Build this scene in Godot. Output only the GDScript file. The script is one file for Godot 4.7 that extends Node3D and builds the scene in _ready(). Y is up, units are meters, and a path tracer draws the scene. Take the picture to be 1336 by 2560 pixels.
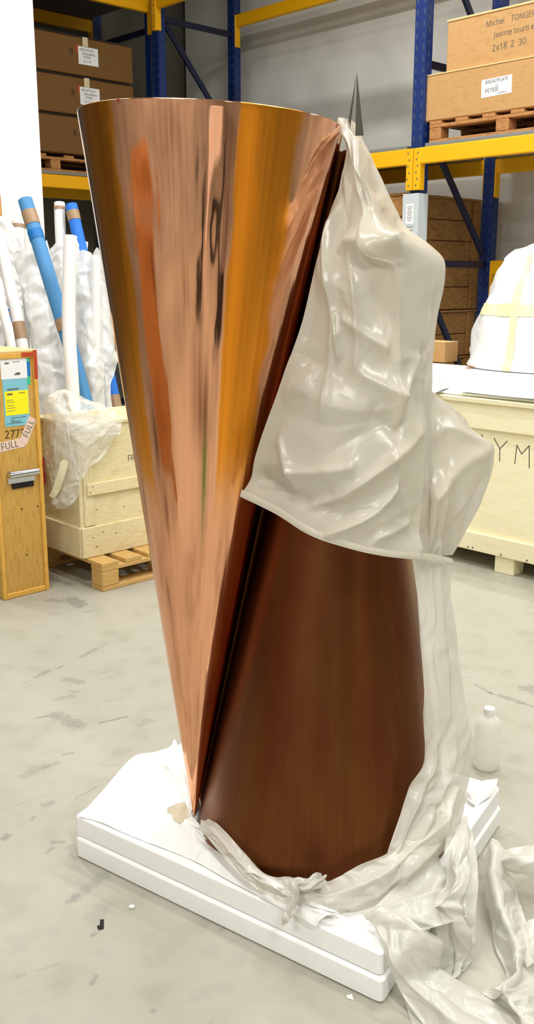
extends Node3D

const RIGHT_TURN := -0.8116   # the right rack and the long crate: local x runs right and towards us, local z faces left
const LEFT_TURN := 0.7592     # the left rack, the upright crate and the pallet crate: local x runs right and away, local z faces right
var D1 := Vector3(0.688, 0, 0.7255)
var D2 := Vector3(0.7255, 0, -0.688)
var names := {}
var M := {}
var font: SystemFont
var unit_meshes := {}


# ---------------------------------------------------------------- small helpers
func v(x: float, y: float, z: float) -> Vector3:
	return Vector3(x, y, z)


func numbered(called: String) -> String:
	if not names.has(called):
		names[called] = 0
		return called
	names[called] += 1
	return "%s_%03d" % [called, names[called]]


func tag(o: Node, label: String, category := "", group := "") -> Node:
	if label: o.set_meta("label", label)
	if category: o.set_meta("category", category)
	if group: o.set_meta("group", group)
	return o


func thing(called: String, label: String, category: String, at := Vector3.ZERO, turn := 0.0, group := "") -> Node3D:
	var o := Node3D.new()
	o.name = numbered(called)
	add_child(o, true)
	o.position = at
	o.rotation.y = turn
	tag(o, label, category, group)
	return o


func obj(called: String, mesh: Mesh, material: Material, parent: Node = null, kind := "") -> MeshInstance3D:
	var o := MeshInstance3D.new()
	o.name = called if parent else numbered(called)
	o.mesh = mesh
	o.material_override = material
	(parent if parent else self).add_child(o, true)
	if kind: o.set_meta("kind", kind)
	return o


func copy(o: Node3D, label: String, at: Vector3, turn: float) -> Node3D:
	var c: Node3D = o.duplicate()
	c.name = numbered(String(o.name).rstrip("_0123456789"))
	add_child(c, true)
	c.position = at
	c.rotation.y = turn
	c.set_meta("label", label)
	return c


func mb() -> SurfaceTool:
	var st := SurfaceTool.new()
	st.begin(Mesh.PRIMITIVE_TRIANGLES)
	return st


func done(st: SurfaceTool) -> ArrayMesh:
	st.generate_normals()
	return st.commit()


func face(st: SurfaceTool, p: Array, out: Vector3, smooth := -1) -> void:
	var n: Vector3 = (p[1] - p[0]).cross(p[2] - p[0])
	if n.dot(out) > 0: p.reverse()
	for k in range(1, p.size() - 1):
		for q in [p[0], p[k], p[k + 1]]:
			st.set_smooth_group(smooth)
			st.add_vertex(q)


func bx(st: SurfaceTool, c: Vector3, s: Vector3, b := 0.003, r := Basis()) -> void:
	var h := s / 2
	b = minf(b, minf(h.x, minf(h.y, h.z)) * 0.6)
	for i in 3:
		var j := (i + 1) % 3
		var k := (i + 2) % 3
		for a in [-1, 1]:
			var out := Vector3.ZERO
			out[i] = a
			var pts := []
			for w in [[-1, -1], [1, -1], [1, 1], [-1, 1]]:
				var q := Vector3.ZERO
				q[i] = a * h[i]; q[j] = w[0] * (h[j] - b); q[k] = w[1] * (h[k] - b)
				pts.append(c + r * q)
			face(st, pts, r * out)
			for e in [-1, 1]:
				var o2 := Vector3.ZERO
				o2[j] = a; o2[k] = e
				var ps := []
				for w in [[-1, 0], [1, 0], [1, 1], [-1, 1]]:
					var q := Vector3.ZERO
					q[i] = w[0] * (h[i] - b)
					q[j] = a * (h[j] if w[1] == 0 else h[j] - b)
					q[k] = e * (h[k] - b if w[1] == 0 else h[k])
					ps.append(c + r * q)
				face(st, ps, r * o2)
	for a in [-1, 1]:
		for e in [-1, 1]:
			for g in [-1, 1]:
				var u := Vector3(a, e, g)
				face(st, [c + r * (u * Vector3(h.x, h.y - b, h.z - b)), c + r * (u * Vector3(h.x - b, h.y, h.z - b)), c + r * (u * Vector3(h.x - b, h.y - b, h.z))], r * u)


func box(called: String, c: Vector3, s: Vector3, m: Material, parent: Node = null, b := 0.003, r := Basis()) -> MeshInstance3D:
	var key := str(s) + str(b)
	if not unit_meshes.has(key):
		var st := mb()
		bx(st, Vector3.ZERO, s, b)
		unit_meshes[key] = done(st)
	var o := obj(called, unit_meshes[key], m, parent)
	o.transform = Transform3D(r, c)
	return o


func bar(called: String, a: Vector3, e: Vector3, w: float, t: float, side: Vector3, m: Material, parent: Node = null, b := 0.003) -> MeshInstance3D:
	var y := (e - a).normalized()
	var x := (side - y * side.dot(y)).normalized()
	return box(called, (a + e) / 2, Vector3(w, (e - a).length(), t), m, parent, b, Basis(x, y, x.cross(y)))


func tube(st: SurfaceTool, pts: Array, radii: Array, n := 14, caps := true) -> void:
	var rings := []
	var side := Vector3.RIGHT
	for i in pts.size():
		var along: Vector3 = (pts[mini(i + 1, pts.size() - 1)] - pts[maxi(i - 1, 0)]).normalized()
		if absf(along.dot(side)) > 0.95: side = Vector3.BACK
		var x := (side - along * side.dot(along)).normalized()
		var y := along.cross(x)
		side = x
		var ring := []
		for k in n:
			var a := TAU * k / n
			ring.append(pts[i] + (x * cos(a) + y * sin(a)) * radii[mini(i, radii.size() - 1)])
		rings.append(ring)
	for i in pts.size() - 1:
		for k in n:
			var p := [rings[i][k], rings[i][(k + 1) % n], rings[i + 1][(k + 1) % n], rings[i + 1][k]]
			face(st, p, (p[0] + p[2]) / 2 - (pts[i] + pts[i + 1]) / 2, 1)
	if caps:
		face(st, rings[0].duplicate(), pts[0] - pts[1], 2)
		face(st, rings[-1].duplicate(), pts[-1] - pts[-2], 3)


func lathe(st: SurfaceTool, prof: Array, n := 32) -> void:
	for i in prof.size() - 1:
		var a: Vector2 = prof[i]
		var b: Vector2 = prof[i + 1]
		for k in n:
			var t0 := TAU * k / n
			var t1 := TAU * (k + 1) / n
			var p := [Vector3(a.x * cos(t0), a.y, a.x * sin(t0)), Vector3(a.x * cos(t1), a.y, a.x * sin(t1)), Vector3(b.x * cos(t1), b.y, b.x * sin(t1)), Vector3(b.x * cos(t0), b.y, b.x * sin(t0))]
			var mid := (t0 + t1) / 2
			var nrm := Vector3((b.y - a.y) * cos(mid), a.x - b.x, (b.y - a.y) * sin(mid))
			if a.x < 1e-5: p.remove_at(1)
			elif b.x < 1e-5: p.remove_at(2)
			face(st, p, nrm, 1)


func cr(p: Array, t: float) -> Vector3:
	var n := p.size() - 1
	var f := clampf(t, 0, 1) * n
	var i := mini(int(f), n - 1)
	var u := f - i
	var b: Vector3 = p[i]
	var c: Vector3 = p[i + 1]
	var a: Vector3 = p[i - 1] if i > 0 else b * 2 - c
	var d: Vector3 = p[i + 2] if i + 2 <= n else c * 2 - b
	return 0.5 * (2.0 * b + (c - a) * u + (2.0 * a - 5.0 * b + 4.0 * c - d) * u * u + (3.0 * b - a - 3.0 * c + d) * u * u * u)


func grid_mesh(g: Array, nu: int, nv: int, flip := false) -> ArrayMesh:
	var pos := PackedVector3Array()
	var nor := PackedVector3Array()
	var uv := PackedVector2Array()
	var idx := PackedInt32Array()
	for j in nv + 1:
		for i in nu + 1:
			var du: Vector3 = g[j][mini(i + 1, nu)] - g[j][maxi(i - 1, 0)]
			var dv: Vector3 = g[mini(j + 1, nv)][i] - g[maxi(j - 1, 0)][i]
			var n := dv.cross(du).normalized()
			pos.append(g[j][i])
			nor.append(-n if flip else n)
			uv.append(Vector2(float(i) / nu, float(j) / nv))
	for j in nv:
		for i in nu:
			var a := j * (nu + 1) + i
			var b := a + 1
			var c := a + nu + 1
			var d := c + 1
			for q in ([a, b, c, b, d, c] if not flip else [a, c, b, b, c, d]): idx.append(q)
	var arr := []
	arr.resize(Mesh.ARRAY_MAX)
	arr[Mesh.ARRAY_VERTEX] = pos
	arr[Mesh.ARRAY_NORMAL] = nor
	arr[Mesh.ARRAY_TEX_UV] = uv
	arr[Mesh.ARRAY_INDEX] = idx
	var m := ArrayMesh.new()
	m.add_surface_from_arrays(Mesh.PRIMITIVE_TRIANGLES, arr)
	return m


func crumple(n: FastNoiseLite, p: Vector3) -> float:
	# soft bulges with creases between them, for thick wraps
	var s := 0.0
	var a := 1.0
	var k := 1.0
	for o in 3:
		s += a * (absf(n.get_noise_3d(p.x * k + o * 31.0, p.y * k * 0.7, p.z * k)) * 2.0 - 0.5)
		a *= 0.46
		k *= 2.1
	return s


func chance(i: int, j: int, sd: int) -> float:
	var h := (i * 374761393 + j * 668265263 + sd * 1442695041) & 0x7fffffff
	h = ((h ^ (h >> 13)) * 1274126177) & 0x7fffffff
	return float((h ^ (h >> 16)) & 0xffff) / 65535.0


func facet(p: Vector2, sd: int) -> float:
	# flat triangles between random heights: stiff film folds along straight creases
	var i := floori(p.x)
	var j := floori(p.y)
	var x := p.x - i
	var y := p.y - j
	var a := chance(i, j, sd)
	var b := chance(i + 1, j, sd)
	var c := chance(i, j + 1, sd)
	var d := chance(i + 1, j + 1, sd)
	if chance(i, j, sd + 77) > 0.5:
		return (a + (b - a) * x + (d - b) * y if x > y else a + (d - c) * x + (c - a) * y) - 0.5
	return (a + (b - a) * x + (c - a) * y if x + y < 1.0 else d + (c - d) * (1.0 - x) + (b - d) * (1.0 - y)) - 0.5


func sheet(rows: Array, nu: int, nv: int, amp := 0.006, freq := 5.0, sd := 1, folds := []) -> ArrayMesh:
	# a film through rows of points, with crumples and single folds [u0, v0, u1, v1, height, width]
	var n := FastNoiseLite.new()
	n.seed = sd
	n.noise_type = FastNoiseLite.TYPE_SIMPLEX_SMOOTH
	n.frequency = freq
	n.fractal_type = FastNoiseLite.FRACTAL_NONE
	var cols := []
	for r in rows:
		var line := []
		for i in nu + 1: line.append(cr(r, float(i) / nu))
		cols.append(line)
	var g := []
	for j in nv + 1: g.append([])
	for i in nu + 1:
		var c := []
		for r in cols: c.append(r[i])
		for j in nv + 1: g[j].append(cr(c, float(j) / nv))
	var out := []
	var wide := 0.0
	var high := 0.0
	for i in nu: wide += (g[nv / 2][i + 1] - g[nv / 2][i]).length()
	for j in nv: high += (g[j + 1][nu / 2] - g[j][nu / 2]).length()
	for j in nv + 1:
		var line := []
		for i in nu + 1:
			var du: Vector3 = g[j][mini(i + 1, nu)] - g[j][maxi(i - 1, 0)]
			var dv: Vector3 = g[mini(j + 1, nv)][i] - g[maxi(j - 1, 0)][i]
			var nn := dv.cross(du).normalized()
			var p: Vector3 = g[j][i]
			var w := Vector2(float(i) / nu, float(j) / nv)
			var m := Vector2(w.x * wide, w.y * high)
			var bend := Vector2(n.get_noise_2d(m.x, m.y), n.get_noise_2d(m.x + 40.0, m.y)) * 0.05
			var d := 0.0
			var cell := 0.9 / freq
			for o in 3:
				var q := (m + bend).rotated(0.6 + o * 0.9) * Vector2(1.0, 0.62)
				d += amp * facet(q / cell, sd + o * 13) * [1.0, 0.55, 0.24][o]
				cell *= 0.45
			d *= 2.0 * (0.35 + 0.65 * smoothstep(0.0, 0.06, minf(minf(w.x, 1.0 - w.x), minf(w.y, 1.0 - w.y))))
			for f in folds:
				var a := Vector2(f[0], f[1])
				var e := Vector2(f[2], f[3])
				var q := Geometry2D.get_closest_point_to_segment(w, a, e)
				var x: float = (w - q).length() / f[5]
				if x < 5.0: d += f[4] * exp(-x * sqrt(x * x / (x * x + 0.15)))
			line.append(p + nn * d)
		out.append(line)
	return grid_mesh(out, nu, nv)


func twist(pts: Array, radii: Array, lobes: int, turns: float) -> ArrayMesh:
	# a strip of film wrung into a cord
	var g := []
	for j in 61:
		var f := j / 60.0
		var p := cr(pts, f)
		var along := (cr(pts, minf(f + 0.02, 1.0)) - cr(pts, maxf(f - 0.02, 0.0))).normalized()
		var x := (Vector3.BACK - along * along.z).normalized()
		var y := along.cross(x)
		var k := f * (radii.size() - 1)
		var r: float = lerpf(radii[int(k)], radii[mini(int(k) + 1, radii.size() - 1)], k - int(k))
		var line := []
		for i in 31:
			var a := TAU * i / 30
			var w := 1.0 + 0.42 * cos(lobes * a + turns * TAU * f) + 0.2 * sin(7.0 * f * TAU + 2.0 * a)
			line.append(p + (x * cos(a) + y * sin(a)) * r * w * 0.75)
		g.append(line)
	return grid_mesh(g, 30, 60, true)


func lettering(text: String, height: float, at: Vector3, m: Material, parent: Node, turn := 0.0, basis := Basis(), called := "lettering") -> void:
	var t := TextMesh.new()
	t.font = font
	t.text = text
	t.font_size = 32
	t.pixel_size = height / 24.0
	t.depth = 0.0008
	t.curve_step = 4.0
	var o := obj(called, t, m, parent)
	o.transform = Transform3D(basis * Basis(Vector3.BACK, turn), at)


func strokes(called: String, lines: Array, w: float, at: Vector3, m: Material, parent: Node, basis := Basis()) -> void:
	# hand-written marker strokes: a thin ribbon on the surface, drawn in the local xy plane
	var st := mb()
	for l in lines:
		for k in range(0, l.size() - 2, 2):
			var a := Vector3(l[k], l[k + 1], 0)
			var b := Vector3(l[k + 2], l[k + 3], 0)
			var y := (b - a).normalized()
			bx(st, (a + b) / 2, Vector3(w, (b - a).length() + w, 0.0008), 0.0002, Basis(y.cross(Vector3.BACK), y, Vector3.BACK))
	var o := obj(called, done(st), m, parent)
	o.transform = Transform3D(basis, at)


# ---------------------------------------------------------------- materials
func noise_tex(freq: float, colors: Array, sd: int, octaves := 4, size := 512, as_normal := 0.0) -> NoiseTexture2D:
	var t := NoiseTexture2D.new()
	t.width = size
	t.height = size
	t.seamless = true
	var n := FastNoiseLite.new()
	n.seed = sd
	n.frequency = freq
	n.fractal_octaves = octaves
	t.noise = n
	if as_normal > 0:
		t.as_normal_map = true
		t.bump_strength = as_normal
	if colors:
		var g := Gradient.new()
		g.offsets = PackedFloat32Array()
		g.colors = PackedColorArray()
		for k in colors.size(): g.add_point(float(k) / (colors.size() - 1), colors[k])
		t.color_ramp = g
	return t


func plain(c: Color, rough := 0.6, metal := 0.0) -> StandardMaterial3D:
	var m := StandardMaterial3D.new()
	m.albedo_color = c
	m.roughness = rough
	m.metallic = metal
	m.cull_mode = BaseMaterial3D.CULL_DISABLED
	return m


func grainy(tex: Texture2D, scale: Vector3, rough := 0.6, tint := Color.WHITE, world := false) -> StandardMaterial3D:
	var m := plain(tint, rough)
	m.albedo_texture = tex
	m.uv1_triplanar = true
	m.uv1_world_triplanar = world
	m.uv1_scale = scale
	return m


func film(c: Color, alpha: float, back: float, rough := 0.32) -> StandardMaterial3D:
	var m := plain(c, rough)
	m.backlight_enabled = true
	m.backlight = Color(back, back, back * 0.97)
	if alpha < 1.0:
		m.transparency = BaseMaterial3D.TRANSPARENCY_ALPHA
		m.albedo_color.a = alpha
	return m


func make_materials() -> void:
	font = SystemFont.new()
	font.font_names = PackedStringArray(["Droid Sans"])
	var ply := noise_tex(0.012, [Color(0.82, 0.745, 0.55), Color(0.875, 0.815, 0.64), Color(0.90, 0.85, 0.69), Color(0.84, 0.765, 0.57)], 3)
	var gold := noise_tex(0.012, [Color(0.68, 0.50, 0.20), Color(0.78, 0.61, 0.29), Color(0.80, 0.64, 0.32), Color(0.72, 0.54, 0.23)], 5)
	var brown := noise_tex(0.012, [Color(0.42, 0.29, 0.16), Color(0.56, 0.40, 0.24), Color(0.60, 0.45, 0.28), Color(0.46, 0.32, 0.18)], 7)
	var card := noise_tex(0.01, [Color(0.72, 0.55, 0.34), Color(0.77, 0.60, 0.39), Color(0.745, 0.575, 0.36)], 9, 3)
	M.ply = grainy(ply, Vector3(1.3, 7, 1.3))
	M.ply_pale = grainy(noise_tex(0.012, [Color(0.955, 0.915, 0.74), Color(0.985, 0.95, 0.80), Color(0.99, 0.96, 0.82), Color(0.97, 0.93, 0.76)], 4), Vector3(1.0, 5, 1.0))
	M.ply_up = grainy(ply, Vector3(7, 1.2, 7))
	M.gold = grainy(gold, Vector3(7, 1.1, 7), 0.5)
	M.gold_edge = grainy(gold, Vector3(9, 2, 9), 0.5, Color(1.12, 1.1, 1.0))
	M.brown = grainy(brown, Vector3(1.2, 8, 1.2), 0.7, Color(1.2, 1.2, 1.1))
	M.brown_pale = grainy(brown, Vector3(1.2, 8, 1.2), 0.7, Color(1.4, 1.4, 1.35))
	M.card = grainy(card, Vector3(1.5, 4, 1.5), 0.75)
	M.card_brown = grainy(card, Vector3(1.5, 4, 1.5), 0.75, Color(0.60, 0.54, 0.36))
	M.card_edge = plain(Color(0.90, 0.76, 0.54), 0.8)
	M.pallet = grainy(ply, Vector3(1.5, 9, 1.5), 0.75, Color(0.92, 0.80, 0.62))
	M.pallet_old = grainy(brown, Vector3(1.5, 9, 1.5), 0.8, Color(1.25, 1.2, 1.15))
	M.blue = plain(Color(0.05, 0.17, 0.42), 0.42)
	M.blue_dark = plain(Color(0.055, 0.10, 0.24), 0.45)
	M.blue_slot = plain(Color(0.22, 0.28, 0.40), 0.5)
	M.yellow = plain(Color(0.98, 0.72, 0.02), 0.42)
	M.steel = plain(Color(0.55, 0.56, 0.55), 0.5, 0.3)
	M.chrome = plain(Color(0.80, 0.82, 0.84), 0.2, 1.0)
	M.dark = plain(Color(0.04, 0.04, 0.04), 0.7)
	M.ink = plain(Color(0.16, 0.12, 0.10), 0.8)
	M.ink_pale = plain(Color(0.42, 0.38, 0.32), 0.8)
	M.paper = plain(Color(0.93, 0.94, 0.95), 0.7)
	M.paper_blue = plain(Color(0.50, 0.76, 0.84), 0.7)
	M.paper_yellow = plain(Color(0.96, 0.93, 0.06), 0.7)
	M.green = plain(Color(0.22, 0.76, 0.56), 0.6)
	M.blue_mark = plain(Color(0.08, 0.45, 0.75), 0.6)
	M.red = plain(Color(0.85, 0.12, 0.08), 0.6)
	M.red_paint = plain(Color(0.72, 0.25, 0.12), 0.6)
	M.pink_tape = plain(Color(0.90, 0.80, 0.74), 0.5)
	M.tan_tape = plain(Color(0.66, 0.54, 0.42), 0.4)
	M.foam = plain(Color(0.985, 0.99, 0.99), 0.45)
	M.foam_blue = plain(Color(0.30, 0.56, 0.78), 0.7)
	M.foam_deep = plain(Color(0.16, 0.48, 0.90), 0.7)
	M.white_wrap = film(Color(0.985, 0.985, 0.985), 1.0, 0.4, 0.4)
	M.clear_wrap = film(Color(0.965, 0.97, 0.965), 0.88, 0.6, 0.3)
	M.plastic = film(Color(0.81, 0.79, 0.73), 0.965, 0.7, 0.27)
	M.plastic_loose = film(Color(0.875, 0.87, 0.84), 0.90, 0.7, 0.26)
	M.plastic_thin = film(Color(0.93, 0.92, 0.88), 0.88, 0.75, 0.27)
	M.bubble = film(Color(0.97, 0.97, 0.95), 0.50, 0.5, 0.3)
	var dots := NoiseTexture2D.new()
	dots.seamless = true
	var cell := FastNoiseLite.new()
	cell.noise_type = FastNoiseLite.TYPE_CELLULAR
	cell.cellular_jitter = 0.3
	cell.frequency = 0.06
	dots.noise = cell
	M.bubble.heightmap_enabled = true
	M.bubble.heightmap_texture = dots
	M.bubble.heightmap_scale = 0.4
	M.bubble.uv1_triplanar = true
	M.bubble.uv1_scale = Vector3(3, 3, 3)
	M.tissue = film(Color(0.96, 0.96, 0.95), 1.0, 0.4, 0.55)
	M.wall = grainy(noise_tex(0.006, [Color(0.82, 0.82, 0.80), Color(0.87, 0.87, 0.85), Color(0.90, 0.90, 0.88)], 21, 5), Vector3(0.5, 0.5, 0.5), 0.85)
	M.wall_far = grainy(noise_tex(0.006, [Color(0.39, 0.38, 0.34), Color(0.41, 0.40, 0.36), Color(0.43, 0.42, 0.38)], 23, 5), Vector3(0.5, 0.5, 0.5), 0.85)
	M.wall_grey = grainy(noise_tex(0.006, [Color(0.72, 0.72, 0.70), Color(0.78, 0.78, 0.76), Color(0.82, 0.82, 0.80)], 22, 5), Vector3(0.5, 0.5, 0.5), 0.85)
	M.wall_dark = plain(Color(0.30, 0.29, 0.28), 0.85)
	M.white_paint = plain(Color(0.97, 0.97, 0.97), 0.6)
	M.bottle = film(Color(0.99, 0.99, 0.98), 0.50, 0.8, 0.27)
	M.cap = plain(Color(0.97, 0.97, 0.97), 0.4)
	M.floor = make_floor_material()
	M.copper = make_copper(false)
	M.copper_dark = make_copper(true)


func make_floor_material() -> StandardMaterial3D:
	var m := grainy(noise_tex(0.008, [Color(0.665, 0.655, 0.60), Color(0.71, 0.70, 0.64), Color(0.725, 0.715, 0.66), Color(0.685, 0.675, 0.625)], 31, 6, 1024), Vector3(0.55, 0.55, 0.55), 0.5, Color(0.965, 0.965, 0.97))
	m.uv1_world_triplanar = true
	# scuffs and stain marks where they lie on the slab: x -1.7..1.7, z -5.6..-1.2
	var W := 1000
	var H := 1294
	var im := Image.create_empty(W, H, false, Image.FORMAT_RGBA8)
	im.fill(Color(0.42, 0.43, 0.43, 0))
	var n := FastNoiseLite.new()
	n.seed = 5
	n.frequency = 0.11
	var rng := RandomNumberGenerator.new()
	rng.seed = 77
	var marks := [
		[-.946,-4.41, -.888,-4.328, 0.045, 0.75], [-1.046,-4.398, -.994,-4.381, 0.028, 0.6], [-.846,-4.227, -.823,-4.243, 0.012, 0.55],
		[-.772,-3.455, -.717,-3.425, 0.024, 0.55], [-.739,-3.344, -.709,-3.344, 0.009, 0.5], [-.777,-3.273, -.723,-3.301, 0.016, 0.4],
		[-.748,-3.14, -.654,-3.064, 0.036, 0.6], [-.812,-3.12, -.786,-3.13, 0.010, 0.6], [-.785,-3.127, -.748,-3.14, 0.006, 0.4],
		[-.582,-3.08, -.497,-3.13, 0.007, 0.9], [-.765,-3.677, -.719,-3.769, 0.009, 0.55], [-.691,-3.824, -.751,-3.69, 0.018, 0.22],
		[-.901,-3.478, -.862,-3.541, 0.015, 0.55], [-.837,-3.557, -.819,-3.59, 0.007, 0.7], [-.937,-3.417, -.906,-3.447, 0.005, 0.6],
		[-.755,-2.716, -.708,-2.774, 0.022, 0.4], [-.705,-2.761, -.672,-2.797, 0.010, 0.45], [-.657,-2.853, -.64,-2.861, 0.012, 0.5],
		[-.653,-2.542, -.637,-2.556, 0.017, 0.5], [-.569,-2.58, -.523,-2.645, 0.006, 0.4], [-.471,-2.718, -.444,-2.743, 0.009, 0.45],
		[-.495,-2.093, -.479,-2.113, 0.012, 0.55], [-.479,-2.113, -.422,-2.204, 0.020, 0.35], [-.417,-2.02, -.401,-2.078, 0.030, 0.22],
		[-.412,-1.965, -.408,-1.973, 0.007, 0.6], [-.388,-1.803, -.382,-1.831, 0.007, 0.6], [-.729,-2.37, -.724,-2.383, 0.014, 0.7],
		[-.672,-2.461, -.67,-2.477, 0.008, 0.5], [-.59,-2.348, -.558,-2.352, 0.009, 0.5], [-.596,-2.303, -.582,-2.322, 0.010, 0.5], [-.534,-2.331, -.512,-2.284, 0.016, 0.45],
		[.992,-3.366, 1.015,-3.344, 0.045, 0.65], [.87,-3.301, .922,-3.246, 0.018, 0.5], [.789,-3.41, .833,-3.329, 0.007, 0.6],
		[.833,-3.329, .97,-3.205, 0.005, 0.55], [.922,-3.246, .968,-3.198, 0.008, 0.5], [.832,-3.329, .833,-3.322, 0.009, 0.9], [-.243,-1.725, -.241,-1.727, 0.006, 0.7],
		[-.441,-3.064, -.415,-3.101, 0.022, 0.4], [-.552,-1.828, -.541,-1.838, 0.007, 0.3], [-.655,-3.513, -.62,-3.537, 0.006, 0.5], [-.597,-3.252, -.529,-3.287, 0.006, 0.4],
	]
	for k in 190:
		var p := Vector2(rng.randf_range(-1.6, 1.6), rng.randf_range(-5.4, -1.3))
		var a := -0.45 + rng.randf_range(-0.25, 0.25)
		var e := p + Vector2(cos(a), sin(a)) * rng.randf_range(0.01, 0.16) * rng.randf_range(0.2, 1.0)
		marks.append([p.x, p.y, e.x, e.y, rng.randf_range(0.002, 0.007), rng.randf_range(0.08, 0.42)])
	for k in 40:
		var p := Vector2(rng.randf_range(-1.6, 1.6), rng.randf_range(-5.2, -1.3))
		marks.append([p.x, p.y, p.x + rng.randf_range(-0.1, 0.1), p.y + rng.randf_range(-0.1, 0.1), rng.randf_range(0.02, 0.06), rng.randf_range(0.04, 0.13)])
	for k in marks:
		var a := Vector2((k[0] + 1.7) / 3.4 * W, (k[1] + 5.6) / 4.4 * H)
		var b := Vector2((k[2] + 1.7) / 3.4 * W, (k[3] + 5.6) / 4.4 * H)
		var w: float = k[4] / 3.4 * W
		for y in range(maxi(0, int(minf(a.y, b.y) - w * 1.5)), mini(H, int(maxf(a.y, b.y) + w * 1.5) + 2)):
			for x in range(maxi(0, int(minf(a.x, b.x) - w * 1.5)), mini(W, int(maxf(a.x, b.x) + w * 1.5) + 2)):
				var p := Vector2(x, y)
				var d := p.distance_to(Geometry2D.get_closest_point_to_segment(p, a, b)) / w
				d += n.get_noise_2d(x, y) * 0.7
				var al: float = 0.85 * k[5] * (1.0 - smoothstep(0.55, 1.05, d)) * (0.75 + 0.5 * n.get_noise_2d(x * 3.0, y * 3.0))
				if al > 0.004:
					var old := im.get_pixel(x, y)
					old.a = clampf(old.a + al * (1.0 - old.a), 0, 1)
					im.set_pixel(x, y, old)
	m.detail_enabled = true
	m.detail_albedo = ImageTexture.create_from_image(im)
	m.detail_uv_layer = BaseMaterial3D.DETAIL_UV_2
	m.detail_blend_mode = BaseMaterial3D.BLEND_MODE_MIX
	return m


func make_copper(dark: bool) -> StandardMaterial3D:
	# u runs once round the cone, v along it; brushed streaks, tarnish blotches, red marks, amber bands, painted-in reflections
	var W := 1024
	var H := 512
	var im := Image.create_empty(W, H, false, Image.FORMAT_RGB8)
	var ro := Image.create_empty(W, H, false, Image.FORMAT_RGB8)
	var n := FastNoiseLite.new()
	n.seed = 11
	n.frequency = 1.0
	n.fractal_octaves = 3
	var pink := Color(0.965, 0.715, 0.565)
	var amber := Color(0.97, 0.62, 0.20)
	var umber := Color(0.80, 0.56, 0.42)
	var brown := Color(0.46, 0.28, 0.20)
	var patches := [  # greens and browns the copper would mirror, painted into its colour
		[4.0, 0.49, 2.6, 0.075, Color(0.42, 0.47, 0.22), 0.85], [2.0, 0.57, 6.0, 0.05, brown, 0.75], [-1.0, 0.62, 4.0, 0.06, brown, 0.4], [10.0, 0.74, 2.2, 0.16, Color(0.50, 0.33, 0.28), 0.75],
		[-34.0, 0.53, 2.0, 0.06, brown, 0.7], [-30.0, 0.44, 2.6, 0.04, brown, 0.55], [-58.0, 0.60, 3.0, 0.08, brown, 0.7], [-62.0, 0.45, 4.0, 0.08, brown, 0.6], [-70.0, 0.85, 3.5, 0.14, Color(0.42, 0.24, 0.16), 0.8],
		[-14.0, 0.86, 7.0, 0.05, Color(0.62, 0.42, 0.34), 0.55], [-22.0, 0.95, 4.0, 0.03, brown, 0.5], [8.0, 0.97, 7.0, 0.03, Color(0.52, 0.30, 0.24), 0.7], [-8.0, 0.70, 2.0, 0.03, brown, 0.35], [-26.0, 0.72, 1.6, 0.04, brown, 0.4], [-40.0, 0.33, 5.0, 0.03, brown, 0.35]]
	for y in H:
		var t := float(y) / H
		for x in W:
			var u := float(x) / W
			var deg := (u - 0.25) * 360.0   # 0 faces us, positive to the right
			var streak := n.get_noise_2d(u * 170.0, t * 1.6)
			var blotch := n.get_noise_2d(u * 14.0 + 50.0, t * 5.0)
			var c: Color
			var r: float
			if dark:
				c = Color(0.475, 0.30, 0.165).lerp(Color(0.485, 0.275, 0.17), clampf(0.5 + blotch * 0.9, 0, 1)).darkened(clampf(0.05 + streak * 0.05 + 0.08 * blotch, 0, 1))
				r = 0.36 + 0.06 * streak + 0.05 * blotch
			else:
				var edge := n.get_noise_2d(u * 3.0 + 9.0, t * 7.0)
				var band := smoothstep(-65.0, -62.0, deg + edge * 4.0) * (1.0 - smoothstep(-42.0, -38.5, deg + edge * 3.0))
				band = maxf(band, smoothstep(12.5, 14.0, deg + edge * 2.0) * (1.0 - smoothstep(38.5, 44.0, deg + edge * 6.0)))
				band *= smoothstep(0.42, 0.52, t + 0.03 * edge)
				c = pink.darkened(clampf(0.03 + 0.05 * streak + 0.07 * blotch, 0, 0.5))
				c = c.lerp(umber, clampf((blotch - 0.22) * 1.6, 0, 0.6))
				for s in patches:
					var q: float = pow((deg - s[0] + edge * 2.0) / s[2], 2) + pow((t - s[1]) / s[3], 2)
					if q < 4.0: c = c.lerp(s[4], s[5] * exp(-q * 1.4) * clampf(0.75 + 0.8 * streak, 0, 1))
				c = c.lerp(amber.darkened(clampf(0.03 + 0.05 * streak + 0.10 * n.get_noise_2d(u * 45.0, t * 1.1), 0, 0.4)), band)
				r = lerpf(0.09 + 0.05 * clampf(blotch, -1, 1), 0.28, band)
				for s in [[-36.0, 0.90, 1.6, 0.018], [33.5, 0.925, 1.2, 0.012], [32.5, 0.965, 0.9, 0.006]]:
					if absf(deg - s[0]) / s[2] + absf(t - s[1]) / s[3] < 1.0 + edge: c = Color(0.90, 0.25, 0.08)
			im.set_pixel(x, y, c)
			r = clampf(r, 0.06, 0.9)
			ro.set_pixel(x, y, Color(r, r, r))
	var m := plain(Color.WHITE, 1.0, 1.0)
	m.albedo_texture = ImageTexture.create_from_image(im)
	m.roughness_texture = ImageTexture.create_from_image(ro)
	return m


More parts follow.
